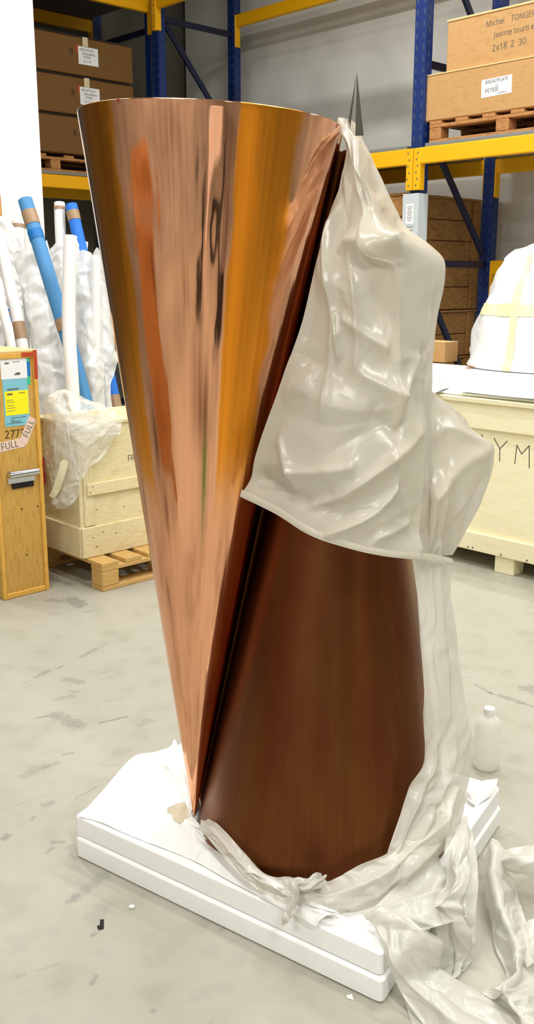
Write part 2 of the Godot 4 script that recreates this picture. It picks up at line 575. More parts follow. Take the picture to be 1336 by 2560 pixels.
# ---------------------------------------------------------------- builders
func make_pallet(p: Node3D, w: float, d: float, m: Material) -> void:
	# w along local x, d along local -z from the front edge; 144 mm high
	for k in 3:
		var z := -0.05 - k * (d - 0.1) / 2
		box("bottom_board", Vector3(w / 2, 0.011, z), Vector3(w, 0.022, 0.10), m, p)
		box("stringer_board", Vector3(w / 2, 0.111, z), Vector3(w, 0.022, 0.10), m, p)
		for i in 3:
			box("block", Vector3(0.05 + i * (w - 0.1) / 2, 0.061, z), Vector3(0.10, 0.078, 0.10), m, p, 0.005)
	var n := 6
	for k in n:
		box("deck_board", Vector3(0.05 + k * (w - 0.1) / (n - 1), 0.133, -d / 2), Vector3(0.10, 0.022, d), m, p)


func upright(p: Node3D, at: Vector3, h: float, called := "upright") -> void:
	var st := mb()
	# an open C section: web and two flanges with returned lips
	bx(st, Vector3(0, h / 2, -0.0025), Vector3(0.10, h, 0.005), 0.001)
	for s in [-1, 1]:
		bx(st, Vector3(s * 0.0475, h / 2, -0.04), Vector3(0.005, h, 0.075), 0.001)
		bx(st, Vector3(s * 0.036, h / 2, -0.078), Vector3(0.022, h, 0.005), 0.001)
	var o := obj(called, done(st), M.blue, p)
	o.position = at
	var sl := mb()
	var y := 0.3
	while y < h - 0.1:
		for s in [-1, 1]:
			bx(sl, Vector3(s * 0.03, y, 0.0005), Vector3(0.012, 0.036, 0.002), 0.0003)
		bx(sl, Vector3(0.0505, y + 0.03, -0.035), Vector3(0.002, 0.034, 0.012), 0.0003)
		y += 0.075
	var q := obj("slots", done(sl), M.blue_slot, o, "stuff")
	q.position = Vector3.ZERO
	box("foot_plate", Vector3(0, 0.004, -0.04), Vector3(0.14, 0.008, 0.12), M.steel, o)


func rack_frame(p: Node3D, x: float, h: float, horizontals: Array, diagonals: Array) -> void:
	upright(p, Vector3(x, 0, 0), h)
	upright(p, Vector3(x, 0, -0.92), h)
	for y in horizontals:
		box("cross_brace", Vector3(x, y, -0.5), Vector3(0.03, 0.05, 0.86), M.blue_dark, p)
	for d in diagonals:
		bar("diagonal_brace", Vector3(x, d[1], d[0]), Vector3(x, d[3], d[2]), 0.028, 0.05, Vector3.RIGHT, M.blue_dark, p)


func beam(p: Node3D, x0: float, x1: float, y: float, z: float, h := 0.11) -> void:
	var o := box("beam", Vector3((x0 + x1) / 2, y + h / 2, z), Vector3(absf(x1 - x0), h, 0.05), M.yellow, p, 0.006)
	for s in [-1, 1]:
		var c := box("connector", Vector3(s * (absf(x1 - x0) / 2 + 0.018), -h / 2 - 0.035, 0.0), Vector3(0.058, 0.285, 0.066), M.yellow, o, 0.004)
		var st := mb()
		for k in 6:
			bx(st, c.position + Vector3(-s * 0.012 * (k % 2), -0.11 + k * 0.044, 0.0335), Vector3(0.010, 0.014, 0.002), 0.0003)
		obj("hook_marks", done(st), M.ink_pale, o, "stuff")


func wrapped_pole(called: String, label: String, pts: Array, r: float, m: Material, bands := []) -> Node3D:
	var foot: Vector3 = pts[-1]
	var t := thing(called, label, "tube" if called.contains("tube") else "pole", foot)
	var fine := []
	for k in 25: fine.append(cr(pts, k / 24.0) - foot)
	var st := mb()
	tube(st, fine, [r], 18)
	obj("pole_wrap" if not called.contains("tube") else "foam_sleeve", done(st), m, t)
	if called.contains("tube"):
		var c := mb()
		var up: Vector3 = (fine[0] - fine[1]).normalized()
		tube(c, [fine[0] - up * 0.02, fine[0] + up * 0.0015], [r * 0.5], 16)
		obj("hollow_end", done(c), M.foam_deep, t)
	for b in bands:
		var s := mb()
		tube(s, [cr(pts, b[0]) - foot, cr(pts, b[1]) - foot], [r + 0.0025], 18)
		obj("tape_band", done(s), b[2], t)
	return t


func build_light_fixtures() -> void:
	var spots := [Vector3(-2.0, 4.6, -4.9), Vector3(0.9, 4.6, -3.8), Vector3(-0.9, 4.6, -1.6), Vector3(1.9, 4.6, -1.8), Vector3(-2.2, 4.6, 1.6), Vector3(1.4, 4.6, 1.6), Vector3(0.3, 4.7, -6.5), Vector3(2.9, 4.7, -4.6)]  # the final pair is added to lift the rear wall and overall fill
	var says := ["fluorescent ceiling batten over the wrapped poles at left", "fluorescent ceiling batten over the copper sculpture", "fluorescent ceiling batten over the open floor at left", "fluorescent ceiling batten over the long pale crate", "fluorescent ceiling batten behind the camera at left", "fluorescent ceiling batten behind the camera at right", "fluorescent ceiling batten added close in front of the right rack to brighten the rear wall", "fluorescent ceiling batten added over the right end of the long crate for more fill"]
	for k in spots.size():
		var t := thing("ceiling_light", says[k], "light", spots[k] + Vector3(0, 0.1, 0), RIGHT_TURN, "ceiling battens")
		box("housing", Vector3(0, 0, 0), Vector3(1.6, 0.08, 0.20), M.white_paint, t)
		for s in [-1, 1]:
			var st := mb()
			tube(st, [Vector3(-0.75, -0.055, s * 0.05), Vector3(0.75, -0.055, s * 0.05)], [0.013], 12)
			var glow := plain(Color(1, 1, 1), 0.5)
			glow.emission_enabled = true
			glow.emission = Color(1.0, 0.97, 0.92)
			glow.emission_energy_multiplier = 4.0
			obj("tube_lamp", done(st), glow, t)
		var a := AreaLight3D.new()
		a.name = "batten_light"
		a.area_size = Vector2(1.5, 0.14)
		a.light_energy = light_energy[k]
		a.light_color = Color(1.0, 0.993, 0.975)
		a.area_range = 30.0
		a.area_attenuation = 2.0
		a.shadow_enabled = true
		t.add_child(a)
		a.position = Vector3(0, -0.08, 0)
		a.rotation = Vector3(-PI / 2, 0, 0)
		for s in [-1, 1]:
			box("hanger", Vector3(s * 0.6, 0.27, 0), Vector3(0.01, 0.46, 0.01), M.steel, t)


var light_energy := [9.5, 9.0, 7.5, 8.5, 15.0, 18.0, 8.0, 9.0]


func _ready() -> void:
	# camera, air, exposure
	var cam := Camera3D.new()
	cam.name = "camera"
	add_child(cam)
	cam.position = Vector3(0, 1.5, 0)
	cam.rotation = Vector3(deg_to_rad(-13.6), 0, 0)
	cam.fov = 56.08
	cam.near = 0.05
	cam.far = 60.0
	cam.current = true
	var we := WorldEnvironment.new()
	we.name = "air"
	var e := Environment.new()
	e.background_mode = Environment.BG_COLOR
	e.background_color = Color(0.02, 0.02, 0.02)
	e.tonemap_mode = Environment.TONE_MAPPER_LINEAR
	e.tonemap_exposure = 0.80
	e.sdfgi_enabled = true
	e.ssao_enabled = true
	e.ssil_enabled = true
	we.environment = e
	add_child(we)
	make_materials()
	build_light_fixtures()
	build_room()
	build_sculpture()
	build_plastic()
	build_foam()
	build_left()
	build_right()
	build_racks()
	build_small()
	build_behind()


func build_room() -> void:
	# the hall stands parallel to the racks
	var fl := MeshInstance3D.new()
	var st := mb()
	var x0 := -9.0
	var x1 := 7.0
	# the slab: uv2 lays the stain picture over x -1.7..1.7, z -5.6..-1.2
	var g := [[-14.0, -14.0], [14.0, -14.0], [14.0, 10.0], [-14.0, 10.0]]
	var xs := [-14.0, -1.7, 1.7, 14.0]
	var zs := [-14.0, -5.6, -1.2, 10.0]
	for i in 3:
		for j in 3:
			for q in [[0, 0], [1, 0], [1, 1], [0, 0], [1, 1], [0, 1]]:
				var x: float = xs[i + q[0]]
				var z: float = zs[j + q[1]]
				st.set_normal(Vector3.UP)
				st.set_uv(Vector2(x, z))
				st.set_uv2(Vector2(clampf((x + 1.7) / 3.4, 0, 1), clampf((z + 5.6) / 4.4, 0, 1)))
				st.add_vertex(Vector3(x, 0, z))
	M.floor.texture_repeat = true
	fl.mesh = st.commit()
	fl.material_override = M.floor
	fl.name = "floor"
	fl.set_meta("kind", "structure")
	tag(fl, "pale grey concrete floor with dark scuffs and stain marks", "floor")
	add_child(fl)
	var base := box("floor_slab", Vector3(0, -0.16, -2), Vector3(28, 0.3, 24), M.wall_dark)
	base.name = "trim_1"
	base.set_meta("kind", "structure")
	var c := D1 * -0.5 + D2 * 1.3
	var walls := [
		["wall_back", c + D2 * 5.85, 16.4, true, M.wall, "off-white rear wall behind the right storage rack"],
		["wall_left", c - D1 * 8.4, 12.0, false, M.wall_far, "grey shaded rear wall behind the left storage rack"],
		["wall_front", c - D2 * 5.85, 16.4, true, M.wall_grey, "grey wall on the near left side of the hall"],
		["wall_right", c + D1 * 8.4, 12.0, false, M.wall_grey, "grey wall on the near right side of the hall"],
	]
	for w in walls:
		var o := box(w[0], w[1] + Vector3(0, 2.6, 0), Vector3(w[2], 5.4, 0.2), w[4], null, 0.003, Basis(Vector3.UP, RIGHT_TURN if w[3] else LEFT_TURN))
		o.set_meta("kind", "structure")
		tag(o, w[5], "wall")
	var ce := box("ceiling", c + Vector3(0, 5.4, 0), Vector3(16.8, 0.2, 12.2), M.wall_grey, null, 0.003, Basis(Vector3.UP, RIGHT_TURN))
	ce.set_meta("kind", "structure")
	tag(ce, "dull grey ceiling of the storage hall", "ceiling")
	var pc := Vector3(-1.527, 0, -6.88) - D2 * 0.3 - D1 * 0.3
	var pi := box("pillar", pc + Vector3(0, 2.65, 0), Vector3(0.6, 5.3, 0.6), M.white_paint, null, 0.006, Basis(Vector3.UP, LEFT_TURN))
	pi.set_meta("kind", "structure")
	tag(pi, "broad white painted pillar behind the wrapped poles at left", "pillar")


# ---------------------------------------------------------------- the sculpture
func cone_mesh(apex: Vector3, ring_c: Vector3, r: float, tilt: float, nu: int, nv: int, bumps: bool, t0 := 0.0, lip := 0.0) -> ArrayMesh:
	var n := FastNoiseLite.new()
	n.seed = 4
	n.frequency = 1.0
	var g := []
	var rows := []
	for j in nv + 1: rows.append(lerpf(t0, 1.0, float(j) / nv))
	if lip > 0.0:
		for k in 5: rows.append(1.0 + 0.001 * (k + 1))   # over the lip and back down inside
		for k in 14: rows.append(-(1.0 - 0.03 * k))
	for tv in rows:
		var inside := 0.0
		var t: float = tv
		var drop := 0.0
		if tv > 1.0:
			var a: float = (tv - 1.0) / 0.005 * PI
			inside = lip * (0.5 - 0.5 * cos(a))
			drop = lip * 0.5 * sin(a)
			t = 1.0
		elif tv < 0.0:
			t = -tv
			inside = lip
		var line := []
		for i in nu + 1:
			var a := TAU * i / nu - PI      # 0.25 of the way round faces +z
			var dir := Vector3(-sin(a + PI / 2), 0, -cos(a + PI / 2)).rotated(Vector3.UP, 0)
			var deg := (float(i) / nu - 0.25) * TAU
			dir = Vector3(sin(deg), 0, cos(deg))
			var rr := r * t - inside
			var w := float(i) / nu * TAU
			var px := cos(w)
			var pz := sin(w)
			if bumps and inside == 0.0:
				rr += 0.0016 * t * n.get_noise_3d(px * 2.2, t * 2.4, pz * 2.2)
				rr += 0.00042 * t * n.get_noise_3d(px * 11.0, t * 2.0 + 7.0, pz * 11.0)
				rr += 0.00016 * t * n.get_noise_3d(px * 30.0, t * 5.0 + 3.0, pz * 30.0)
				for d in [[-0.42, 0.90, 0.20, 0.045, -0.004], [-0.24, 0.775, 0.10, 0.05, -0.004], [-0.30, 0.50, 0.07, 0.04, 0.0035], [0.02, 0.86, 0.10, 0.05, 0.002], [-0.55, 0.30, 0.1, 0.06, 0.002]]:
					var q: float = pow(angle_difference(d[0], deg) / d[2], 2) + pow((t - d[1]) / d[3], 2)
					if q < 9.0: rr += d[4] * exp(-q)
			var cc := apex.lerp(ring_c, t)
			var p := cc + dir * maxf(rr, 0.0)
			p.y -= tilt * (p.x - cc.x) * t
			p.y += drop
			line.append(p)
		g.append(line)
	return grid_mesh(g, nu, g.size() - 1, false)


func build_sculpture() -> void:
	var t := thing("copper_sculpture", "tall sculpture of two joined copper cones, one upside down, half wrapped in plastic", "sculpture", Vector3(0, 0.122, -2.26))
	var o := Vector3(0, 0.122, -2.26)
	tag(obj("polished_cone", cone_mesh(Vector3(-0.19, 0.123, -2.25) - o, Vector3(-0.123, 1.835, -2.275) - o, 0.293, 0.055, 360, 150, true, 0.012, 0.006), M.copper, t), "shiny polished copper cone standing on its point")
	tag(obj("dark_cone", cone_mesh(Vector3(0.191, 1.815, -2.26) - o, Vector3(0.146, 0.125, -2.26) - o, 0.328, 0.0, 160, 90, false, 0.0, 0.0), M.copper_dark, t), "dull dark brown copper cone with its wide end down")
	# where the sheet passes from one cone into the other it dips back into a narrow groove
	var web := []
	for j in 25:
		var f := j / 24.0
		var y := lerpf(0.124, 1.79, f)
		var xl := -0.19 + 0.36 * (y - 0.123) / 1.712
		var xr := 0.191 - 0.373 * (1.815 - y) / 1.69
		web.append([Vector3(xl - 0.012, y, -2.275) - o, Vector3((xl + xr) / 2, y, -2.38) - o, Vector3(xr + 0.012, y, -2.275) - o])
	tag(obj("groove", grid_mesh(web, 2, 24, true), M.copper_dark, t), "dark groove between the two copper cones")
	# the sheet's pointed end stands open above the dark cone
	var st := mb()
	var tip := Vector3(0.196, 1.938, -2.26) - o
	for s in [[-0.020, -0.014, 0.0], [0.001, 0.017, 0.006]]:
		var y := -0.13
		face(st, [tip, tip + Vector3(s[0] - 0.002, y, s[2]), tip + Vector3(s[1], y, s[2] + 0.004)], Vector3.BACK)
		face(st, [tip + Vector3(0, 0, -0.002), tip + Vector3(s[0] - 0.002, y, s[2] - 0.003), tip + Vector3(s[1], y, s[2] + 0.001)], Vector3.FORWARD)
	tag(obj("sheet_tip", done(st), plain(Color(0.34, 0.335, 0.29), 0.35, 0.7), t), "dark pointed end of the metal sheet")


# ---------------------------------------------------------------- plastic film
func build_plastic() -> void:
	var t := thing("plastic_sheet", "large creased translucent plastic sheet draped over the dark copper cone and knotted round its base", "plastic sheet", v(0.15, 0.122, -2.1))
	var back := -t.position
	var front := [
		[v(.153,1.834,-2.21), v(.162,1.841,-2.215), v(.18,1.847,-2.26), v(.204,1.853,-2.36)],
		[v(.171,1.79,-2.2), v(.182,1.792,-2.17), v(.196,1.797,-2.19), v(.242,1.794,-2.4)],
		[v(.167,1.745,-2.185), v(.179,1.741,-2.145), v(.2,1.731,-2.13), v(.276,1.738,-2.42)],
		[v(.146,1.666,-2.17), v(.17,1.663,-2.125), v(.204,1.655,-2.1), v(.229,1.662,-2.12), v(.305,1.678,-2.42)],
		[v(.119,1.576,-2.15), v(.154,1.577,-2.11), v(.197,1.58,-2.07), v(.245,1.587,-2.06), v(.333,1.621,-2.38)],
		[v(.097,1.499,-2.13), v(.145,1.501,-2.09), v(.197,1.503,-2.06), v(.268,1.515,-2.06), v(.335,1.528,-2.12), v(.387,1.537,-2.22)],
		[v(.075,1.415,-2.12), v(.146,1.417,-2.075), v(.206,1.418,-2.045), v(.277,1.418,-2.045), v(.336,1.417,-2.1), v(.38,1.414,-2.18)],
		[v(.05,1.336,-2.115), v(.129,1.338,-2.065), v(.203,1.338,-2.03), v(.278,1.336,-2.03), v(.332,1.332,-2.08), v(.373,1.326,-2.16)],
		[v(.022,1.256,-2.11), v(.104,1.258,-2.055), v(.195,1.258,-2.015), v(.279,1.254,-2.015), v(.332,1.249,-2.06), v(.372,1.24,-2.13)],
		[v(-.005,1.185,-2.11), v(.079,1.182,-2.045), v(.178,1.18,-2), v(.27,1.177,-1.995), v(.328,1.17,-2.04), v(.372,1.158,-2.11)],
		[v(-.028,1.118,-2.11), v(.062,1.109,-2.04), v(.166,1.102,-1.985), v(.261,1.1,-1.975), v(.323,1.086,-2.02), v(.373,1.065,-2.1)],
		[v(-.041,1.068,-2.11), v(.045,1.052,-2.035), v(.158,1.032,-1.97), v(.253,1.023,-1.955), v(.32,1.005,-2.01), v(.376,.973,-2.1)],
		[v(-.06,1.033,-2.11), v(.019,1.008,-2.05), v(.087,.978,-1.99), v(.164,.958,-1.955), v(.241,.944,-1.94), v(.319,.923,-1.98), v(.371,.886,-2.08)],
	]
	var folds := [
		[0.05, 0.02, 0.62, 0.34, 0.014, 0.05], [0.58, 0.36, 0.60, 0.66, 0.013, 0.03], [0.35, 0.335, 0.80, 0.345, 0.026, 0.03], [0.72, 0.36, 0.96, 0.42, 0.020, 0.05],
		[0.20, 0.50, 0.26, 0.58, 0.014, 0.02], [0.26, 0.50, 0.52, 0.56, 0.013, 0.02], [0.40, 0.62, 0.62, 0.66, 0.014, 0.025], [0.62, 0.66, 0.78, 0.58, 0.014, 0.025],
		[0.18, 0.86, 0.42, 0.82, 0.020, 0.03], [0.30, 0.93, 0.60, 0.80, 0.017, 0.02], [0.60, 0.80, 0.80, 0.74, 0.014, 0.025], [0.10, 0.78, 0.22, 0.90, 0.013, 0.025],
		[0.42, 0.99, 0.64, 0.86, 0.014, 0.02], [0.10, 0.30, 0.26, 0.70, 0.012, 0.03], [0.85, 0.50, 0.86, 0.98, 0.012, 0.03], [0.62, 0.97, 0.78, 0.93, 0.012, 0.02],
		[0.34, 0.42, 0.36, 0.60, 0.012, 0.03], [0.47, 0.70, 0.62, 0.74, -0.012, 0.03], [0.05, 0.90, 0.35, 0.93, -0.014, 0.04],
	]
	obj("front_drape", sheet(front, 150, 210, 0.017, 5.0, 3, folds), M.plastic, t).position = back
	var hem := [
		[v(-.056,1.042,-2.107), v(.023,1.017,-2.047), v(.091,.987,-1.987), v(.166,.966,-1.952), v(.24,.952,-1.937), v(.318,.933,-1.975), v(.376,.902,-2.07), v(.422,.878,-2.12)],
		[v(-.059,1.034,-2.104), v(.021,1.009,-2.044), v(.089,.979,-1.984), v(.165,.958,-1.949), v(.24,.944,-1.934), v(.318,.925,-1.972), v(.38,.891,-2.068), v(.428,.867,-2.12)],
		[v(-.061,1.027,-2.103), v(.019,1.001,-2.043), v(.088,.971,-1.983), v(.164,.952,-1.948), v(.24,.938,-1.933), v(.318,.918,-1.971), v(.383,.881,-2.07), v(.427,.86,-2.12)],
	]
	obj("hem", sheet(hem, 90, 10, 0.002, 9.0, 8), M.plastic, t).position = back
	var side := [
		[v(.364,1.261,-2.14), v(.384,1.248,-2.2), v(.4,1.234,-2.27)],
		[v(.362,1.197,-2.12), v(.404,1.212,-2.18), v(.444,1.198,-2.27)],
		[v(.361,1.145,-2.11), v(.428,1.17,-2.17), v(.488,1.145,-2.27)],
		[v(.36,1.065,-2.1), v(.436,1.103,-2.14), v(.534,1.087,-2.25)],
		[v(.36,1.004,-2.09), v(.429,1.013,-2.13), v(.517,.995,-2.25)],
		[v(.362,.948,-2.09), v(.412,.938,-2.13), v(.478,.916,-2.22)],
		[v(.364,.9,-2.08), v(.401,.885,-2.12), v(.438,.868,-2.18)],
	]
	obj("side_fold", sheet(side, 60, 70, 0.014, 6.0, 5, [[0.05, 0.62, 0.92, 0.46, 0.020, 0.06], [0.30, 0.30, 0.85, 0.44, 0.012, 0.05], [0.25, 0.66, 0.32, 1.0, 0.012, 0.03], [0.4, 0.78, 0.8, 0.62, 0.008, 0.03]]), M.plastic, t).position = back
	var rear := [
		[v(.319,.91,-2.06), v(.373,.894,-2.09), v(.436,.864,-2.16)],
		[v(.339,.807,-2.06), v(.384,.8,-2.08), v(.439,.775,-2.18)],
		[v(.349,.705,-2.05), v(.396,.698,-2.07), v(.459,.665,-2.18)],
		[v(.359,.593,-2.04), v(.41,.584,-2.06), v(.478,.535,-2.17)],
		[v(.362,.498,-2.03), v(.415,.488,-2.05), v(.492,.418,-2.15)],
		[v(.363,.418,-2.02), v(.412,.407,-2.03), v(.492,.316,-2.12)],
		[v(.329,.368,-2), v(.39,.352,-2.01), v(.469,.264,-2.08)],
		[v(.307,.305,-1.985), v(.361,.29,-1.985), v(.435,.216,-2.04)],
		[v(.282,.241,-1.965), v(.333,.23,-1.965), v(.399,.19,-2.02)],
		[v(.272,.206,-1.955), v(.31,.196,-1.955), v(.359,.166,-2)],
	]
	obj("rear_drape", sheet(rear, 60, 130, 0.018, 6.0, 12, [[0.62, 0.04, 0.60, 0.60, 0.014, 0.09], [0.80, 0.15, 0.55, 0.55, -0.010, 0.08], [0.35, 0.55, 0.20, 1.0, 0.012, 0.05], [0.7, 0.5, 0.45, 1.0, 0.012, 0.06]]), M.plastic_thin, t).position = back
	var band := [
		[v(.426,.35,-2.05), v(.459,.318,-2.07), v(.486,.285,-2.1)],
		[v(.377,.291,-2), v(.416,.26,-2), v(.449,.213,-2.05)],
		[v(.313,.256,-1.96), v(.349,.23,-1.95), v(.381,.181,-1.98)],
		[v(.269,.234,-1.935), v(.29,.2,-1.91), v(.314,.148,-1.93)],
		[v(.209,.217,-1.92), v(.227,.177,-1.885), v(.241,.118,-1.9)],
		[v(.153,.189,-1.91), v(.161,.166,-1.87), v(.173,.108,-1.885)],
		[v(.11,.182,-1.91), v(.104,.167,-1.87), v(.101,.11,-1.885)],
		[v(.081,.178,-1.92), v(.069,.172,-1.885), v(.06,.136,-1.89)],
		[v(.048,.182,-1.93), v(.042,.169,-1.9), v(.033,.139,-1.9)],
		[v(-.001,.175,-1.945), v(-.007,.166,-1.925), v(-.016,.14,-1.93)],
		[v(-.054,.197,-2), v(-.063,.181,-1.985), v(-.073,.157,-1.985)],
		[v(-.112,.215,-2.08), v(-.123,.207,-2.06), v(-.135,.185,-2.06)],
		[v(-.148,.196,-2.15), v(-.158,.195,-2.13), v(-.17,.179,-2.13)],
	]
	obj("base_wrap", sheet(band, 40, 160, 0.016, 9.0, 21, [[0.3, 0.05, 0.4, 0.55, 0.012, 0.10], [0.65, 0.15, 0.75, 0.6, 0.010, 0.10], [0.5, 0.6, 0.5, 1.0, 0.008, 0.10]]), M.plastic_thin, t).position = back
	var km := obj("knot", twist([v(.123,.199,-1.895), v(.103,.208,-1.87), v(.084,.206,-1.86), v(.07,.208,-1.865), v(.064,.199,-1.86), v(.062,.183,-1.855), v(.055,.164,-1.85), v(.046,.148,-1.845), v(.042,.139,-1.84), v(.033,.121,-1.84)], [0.014, 0.016, 0.013, 0.015, 0.011, 0.008, 0.009, 0.007, 0.010, 0.002], 5, 5.0), M.plastic_loose, t)
	km.position = back

	# loose film that trails off over the foam and the floor
	var trail := thing("plastic_trail", "long creased strip of plastic film trailing off the foam's front corner onto the floor", "plastic sheet", v(.439,0,-1.755))
	var tb := -trail.position
	obj("film", sheet([
		[v(.202,.165,-1.827), v(.248,.18,-1.82), v(.298,.16,-1.829)],
		[v(.226,.15,-1.818), v(.27,.175,-1.784), v(.335,.15,-1.785)],
		[v(.242,.135,-1.779), v(.297,.155,-1.759), v(.38,.11,-1.802)],
		[v(.253,.105,-1.748), v(.304,.12,-1.742), v(.37,.07,-1.792)],
		[v(.272,.06,-1.737), v(.322,.075,-1.737), v(.378,.045,-1.786)],
		[v(.29,.035,-1.714), v(.351,.06,-1.708), v(.447,.02,-1.758)],
		[v(.322,.012,-1.673), v(.4,.045,-1.658), v(.519,.012,-1.701)],
		[v(.36,.008,-1.609), v(.447,.03,-1.611), v(.57,.008,-1.646)],
	], 60, 100, 0.018, 7.0, 31, [[0.1, 0.3, 0.4, 1.0, 0.008, 0.08], [0.6, 0.2, 0.9, 0.5, 0.014, 0.08], [0.5, 0.5, 0.7, 0.9, -0.010, 0.08]]), M.plastic_loose, trail).position = tb
	obj("under_fold", sheet([
		[v(.275,.03,-1.792), v(.29,.035,-1.773), v(.31,.03,-1.761)],
		[v(.292,.012,-1.765), v(.306,.018,-1.734), v(.331,.015,-1.726)],
		[v(.296,.005,-1.715), v(.326,.012,-1.696), v(.358,.01,-1.687)],
		[v(.304,.005,-1.66), v(.332,.01,-1.633), v(.369,.008,-1.614)],
	], 20, 30, 0.005, 8.0, 33), M.plastic_loose, trail).position = tb

	var hang := thing("plastic_fold", "gathered plastic film hanging down at the right rear of the copper base", "plastic sheet", v(.465,0,-2.02))
	var hb := -hang.position
	obj("film", sheet([
		[v(.407,.26,-1.964), v(.47,.22,-2.1), v(.514,.17,-2.136)],
		[v(.403,.22,-1.934), v(.445,.23,-1.95), v(.51,.16,-2.057)],
		[v(.402,.17,-1.917), v(.429,.2,-1.888), v(.497,.15,-1.976)],
		[v(.349,.14,-1.873), v(.399,.16,-1.856), v(.48,.12,-1.911)],
		[v(.375,.09,-1.857), v(.416,.11,-1.844), v(.471,.07,-1.884)],
		[v(.382,.02,-1.857), v(.424,.04,-1.843), v(.467,.02,-1.87)],
		[v(.384,.006,-1.846), v(.406,.008,-1.811), v(.442,.008,-1.837)],
	], 60, 100, 0.018, 8.0, 41, [[0.55, 0.0, 0.75, 0.9, 0.018, 0.09], [0.2, 0.3, 0.35, 0.9, -0.012, 0.1], [0.9, 0.1, 0.85, 0.9, -0.012, 0.08]]), M.plastic_loose, hang).position = hb
	obj("inner_fold", sheet([
		[v(.226,.15,-1.845), v(.302,.17,-1.924), v(.398,.2,-2.004)],
		[v(.251,.145,-1.831), v(.329,.16,-1.894), v(.41,.18,-1.932)],
		[v(.276,.14,-1.825), v(.354,.15,-1.852), v(.448,.14,-1.923)],
		[v(.332,.12,-1.818), v(.387,.13,-1.831), v(.448,.12,-1.872)],
	], 50, 40, 0.014, 8.0, 43, [[0.1, 0.3, 0.8, 0.5, 0.010, 0.08]]), M.plastic_loose, hang).position = hb

	var pile := thing("crumpled_plastic", "crumpled twist of plastic film lying on bare floor at the right edge", "plastic sheet", v(.581,0,-1.948))
	var pb := -pile.position
	obj("film", sheet([
		[v(.577,.05,-2.239), v(.592,.085,-2.194), v(.636,.05,-2.208)],
		[v(.547,.03,-2.127), v(.562,.075,-2.086), v(.629,.02,-2.141)],
		[v(.531,.02,-1.993), v(.549,.07,-1.94), v(.614,.03,-2.001)],
		[v(.522,.012,-1.898), v(.555,.055,-1.876), v(.613,.03,-1.951)],
		[v(.524,.008,-1.818), v(.548,.05,-1.792), v(.616,.02,-1.874)],
		[v(.458,.03,-1.746), v(.496,.075,-1.707), v(.601,.03,-1.792)],
		[v(.464,.008,-1.749), v(.507,.06,-1.668), v(.593,.02,-1.732)],
		[v(.516,.008,-1.706), v(.532,.045,-1.636), v(.599,.02,-1.664)],
	], 60, 130, 0.020, 8.0, 51, [[0.45, 0.0, 0.5, 0.55, 0.020, 0.10], [0.5, 0.6, 0.4, 1.0, 0.016, 0.10]]), M.plastic_loose, pile).position = pb
	obj("upper_fold", sheet([
		[v(.573,.06,-2.193), v(.627,.1,-2.174), v(.749,.09,-2.189)],
		[v(.584,.07,-2.157), v(.618,.12,-2.085), v(.721,.11,-2.1)],
		[v(.595,.05,-2.153), v(.635,.06,-2.098), v(.722,.06,-2.091)],
	], 50, 40, 0.016, 8.0, 53, [[0.1, 0.5, 0.9, 0.4, 0.012, 0.1]]), M.plastic_loose, pile).position = pb
	obj("tail", sheet([
		[v(.591,.03,-1.958), v(.612,.05,-1.952), v(.667,.05,-1.967)],
		[v(.563,.03,-1.882), v(.598,.05,-1.883), v(.654,.05,-1.889)],
		[v(.573,.03,-1.817), v(.592,.05,-1.811), v(.646,.04,-1.83)],
	], 30, 30, 0.012, 8.0, 55), M.plastic_loose, pile).position = pb


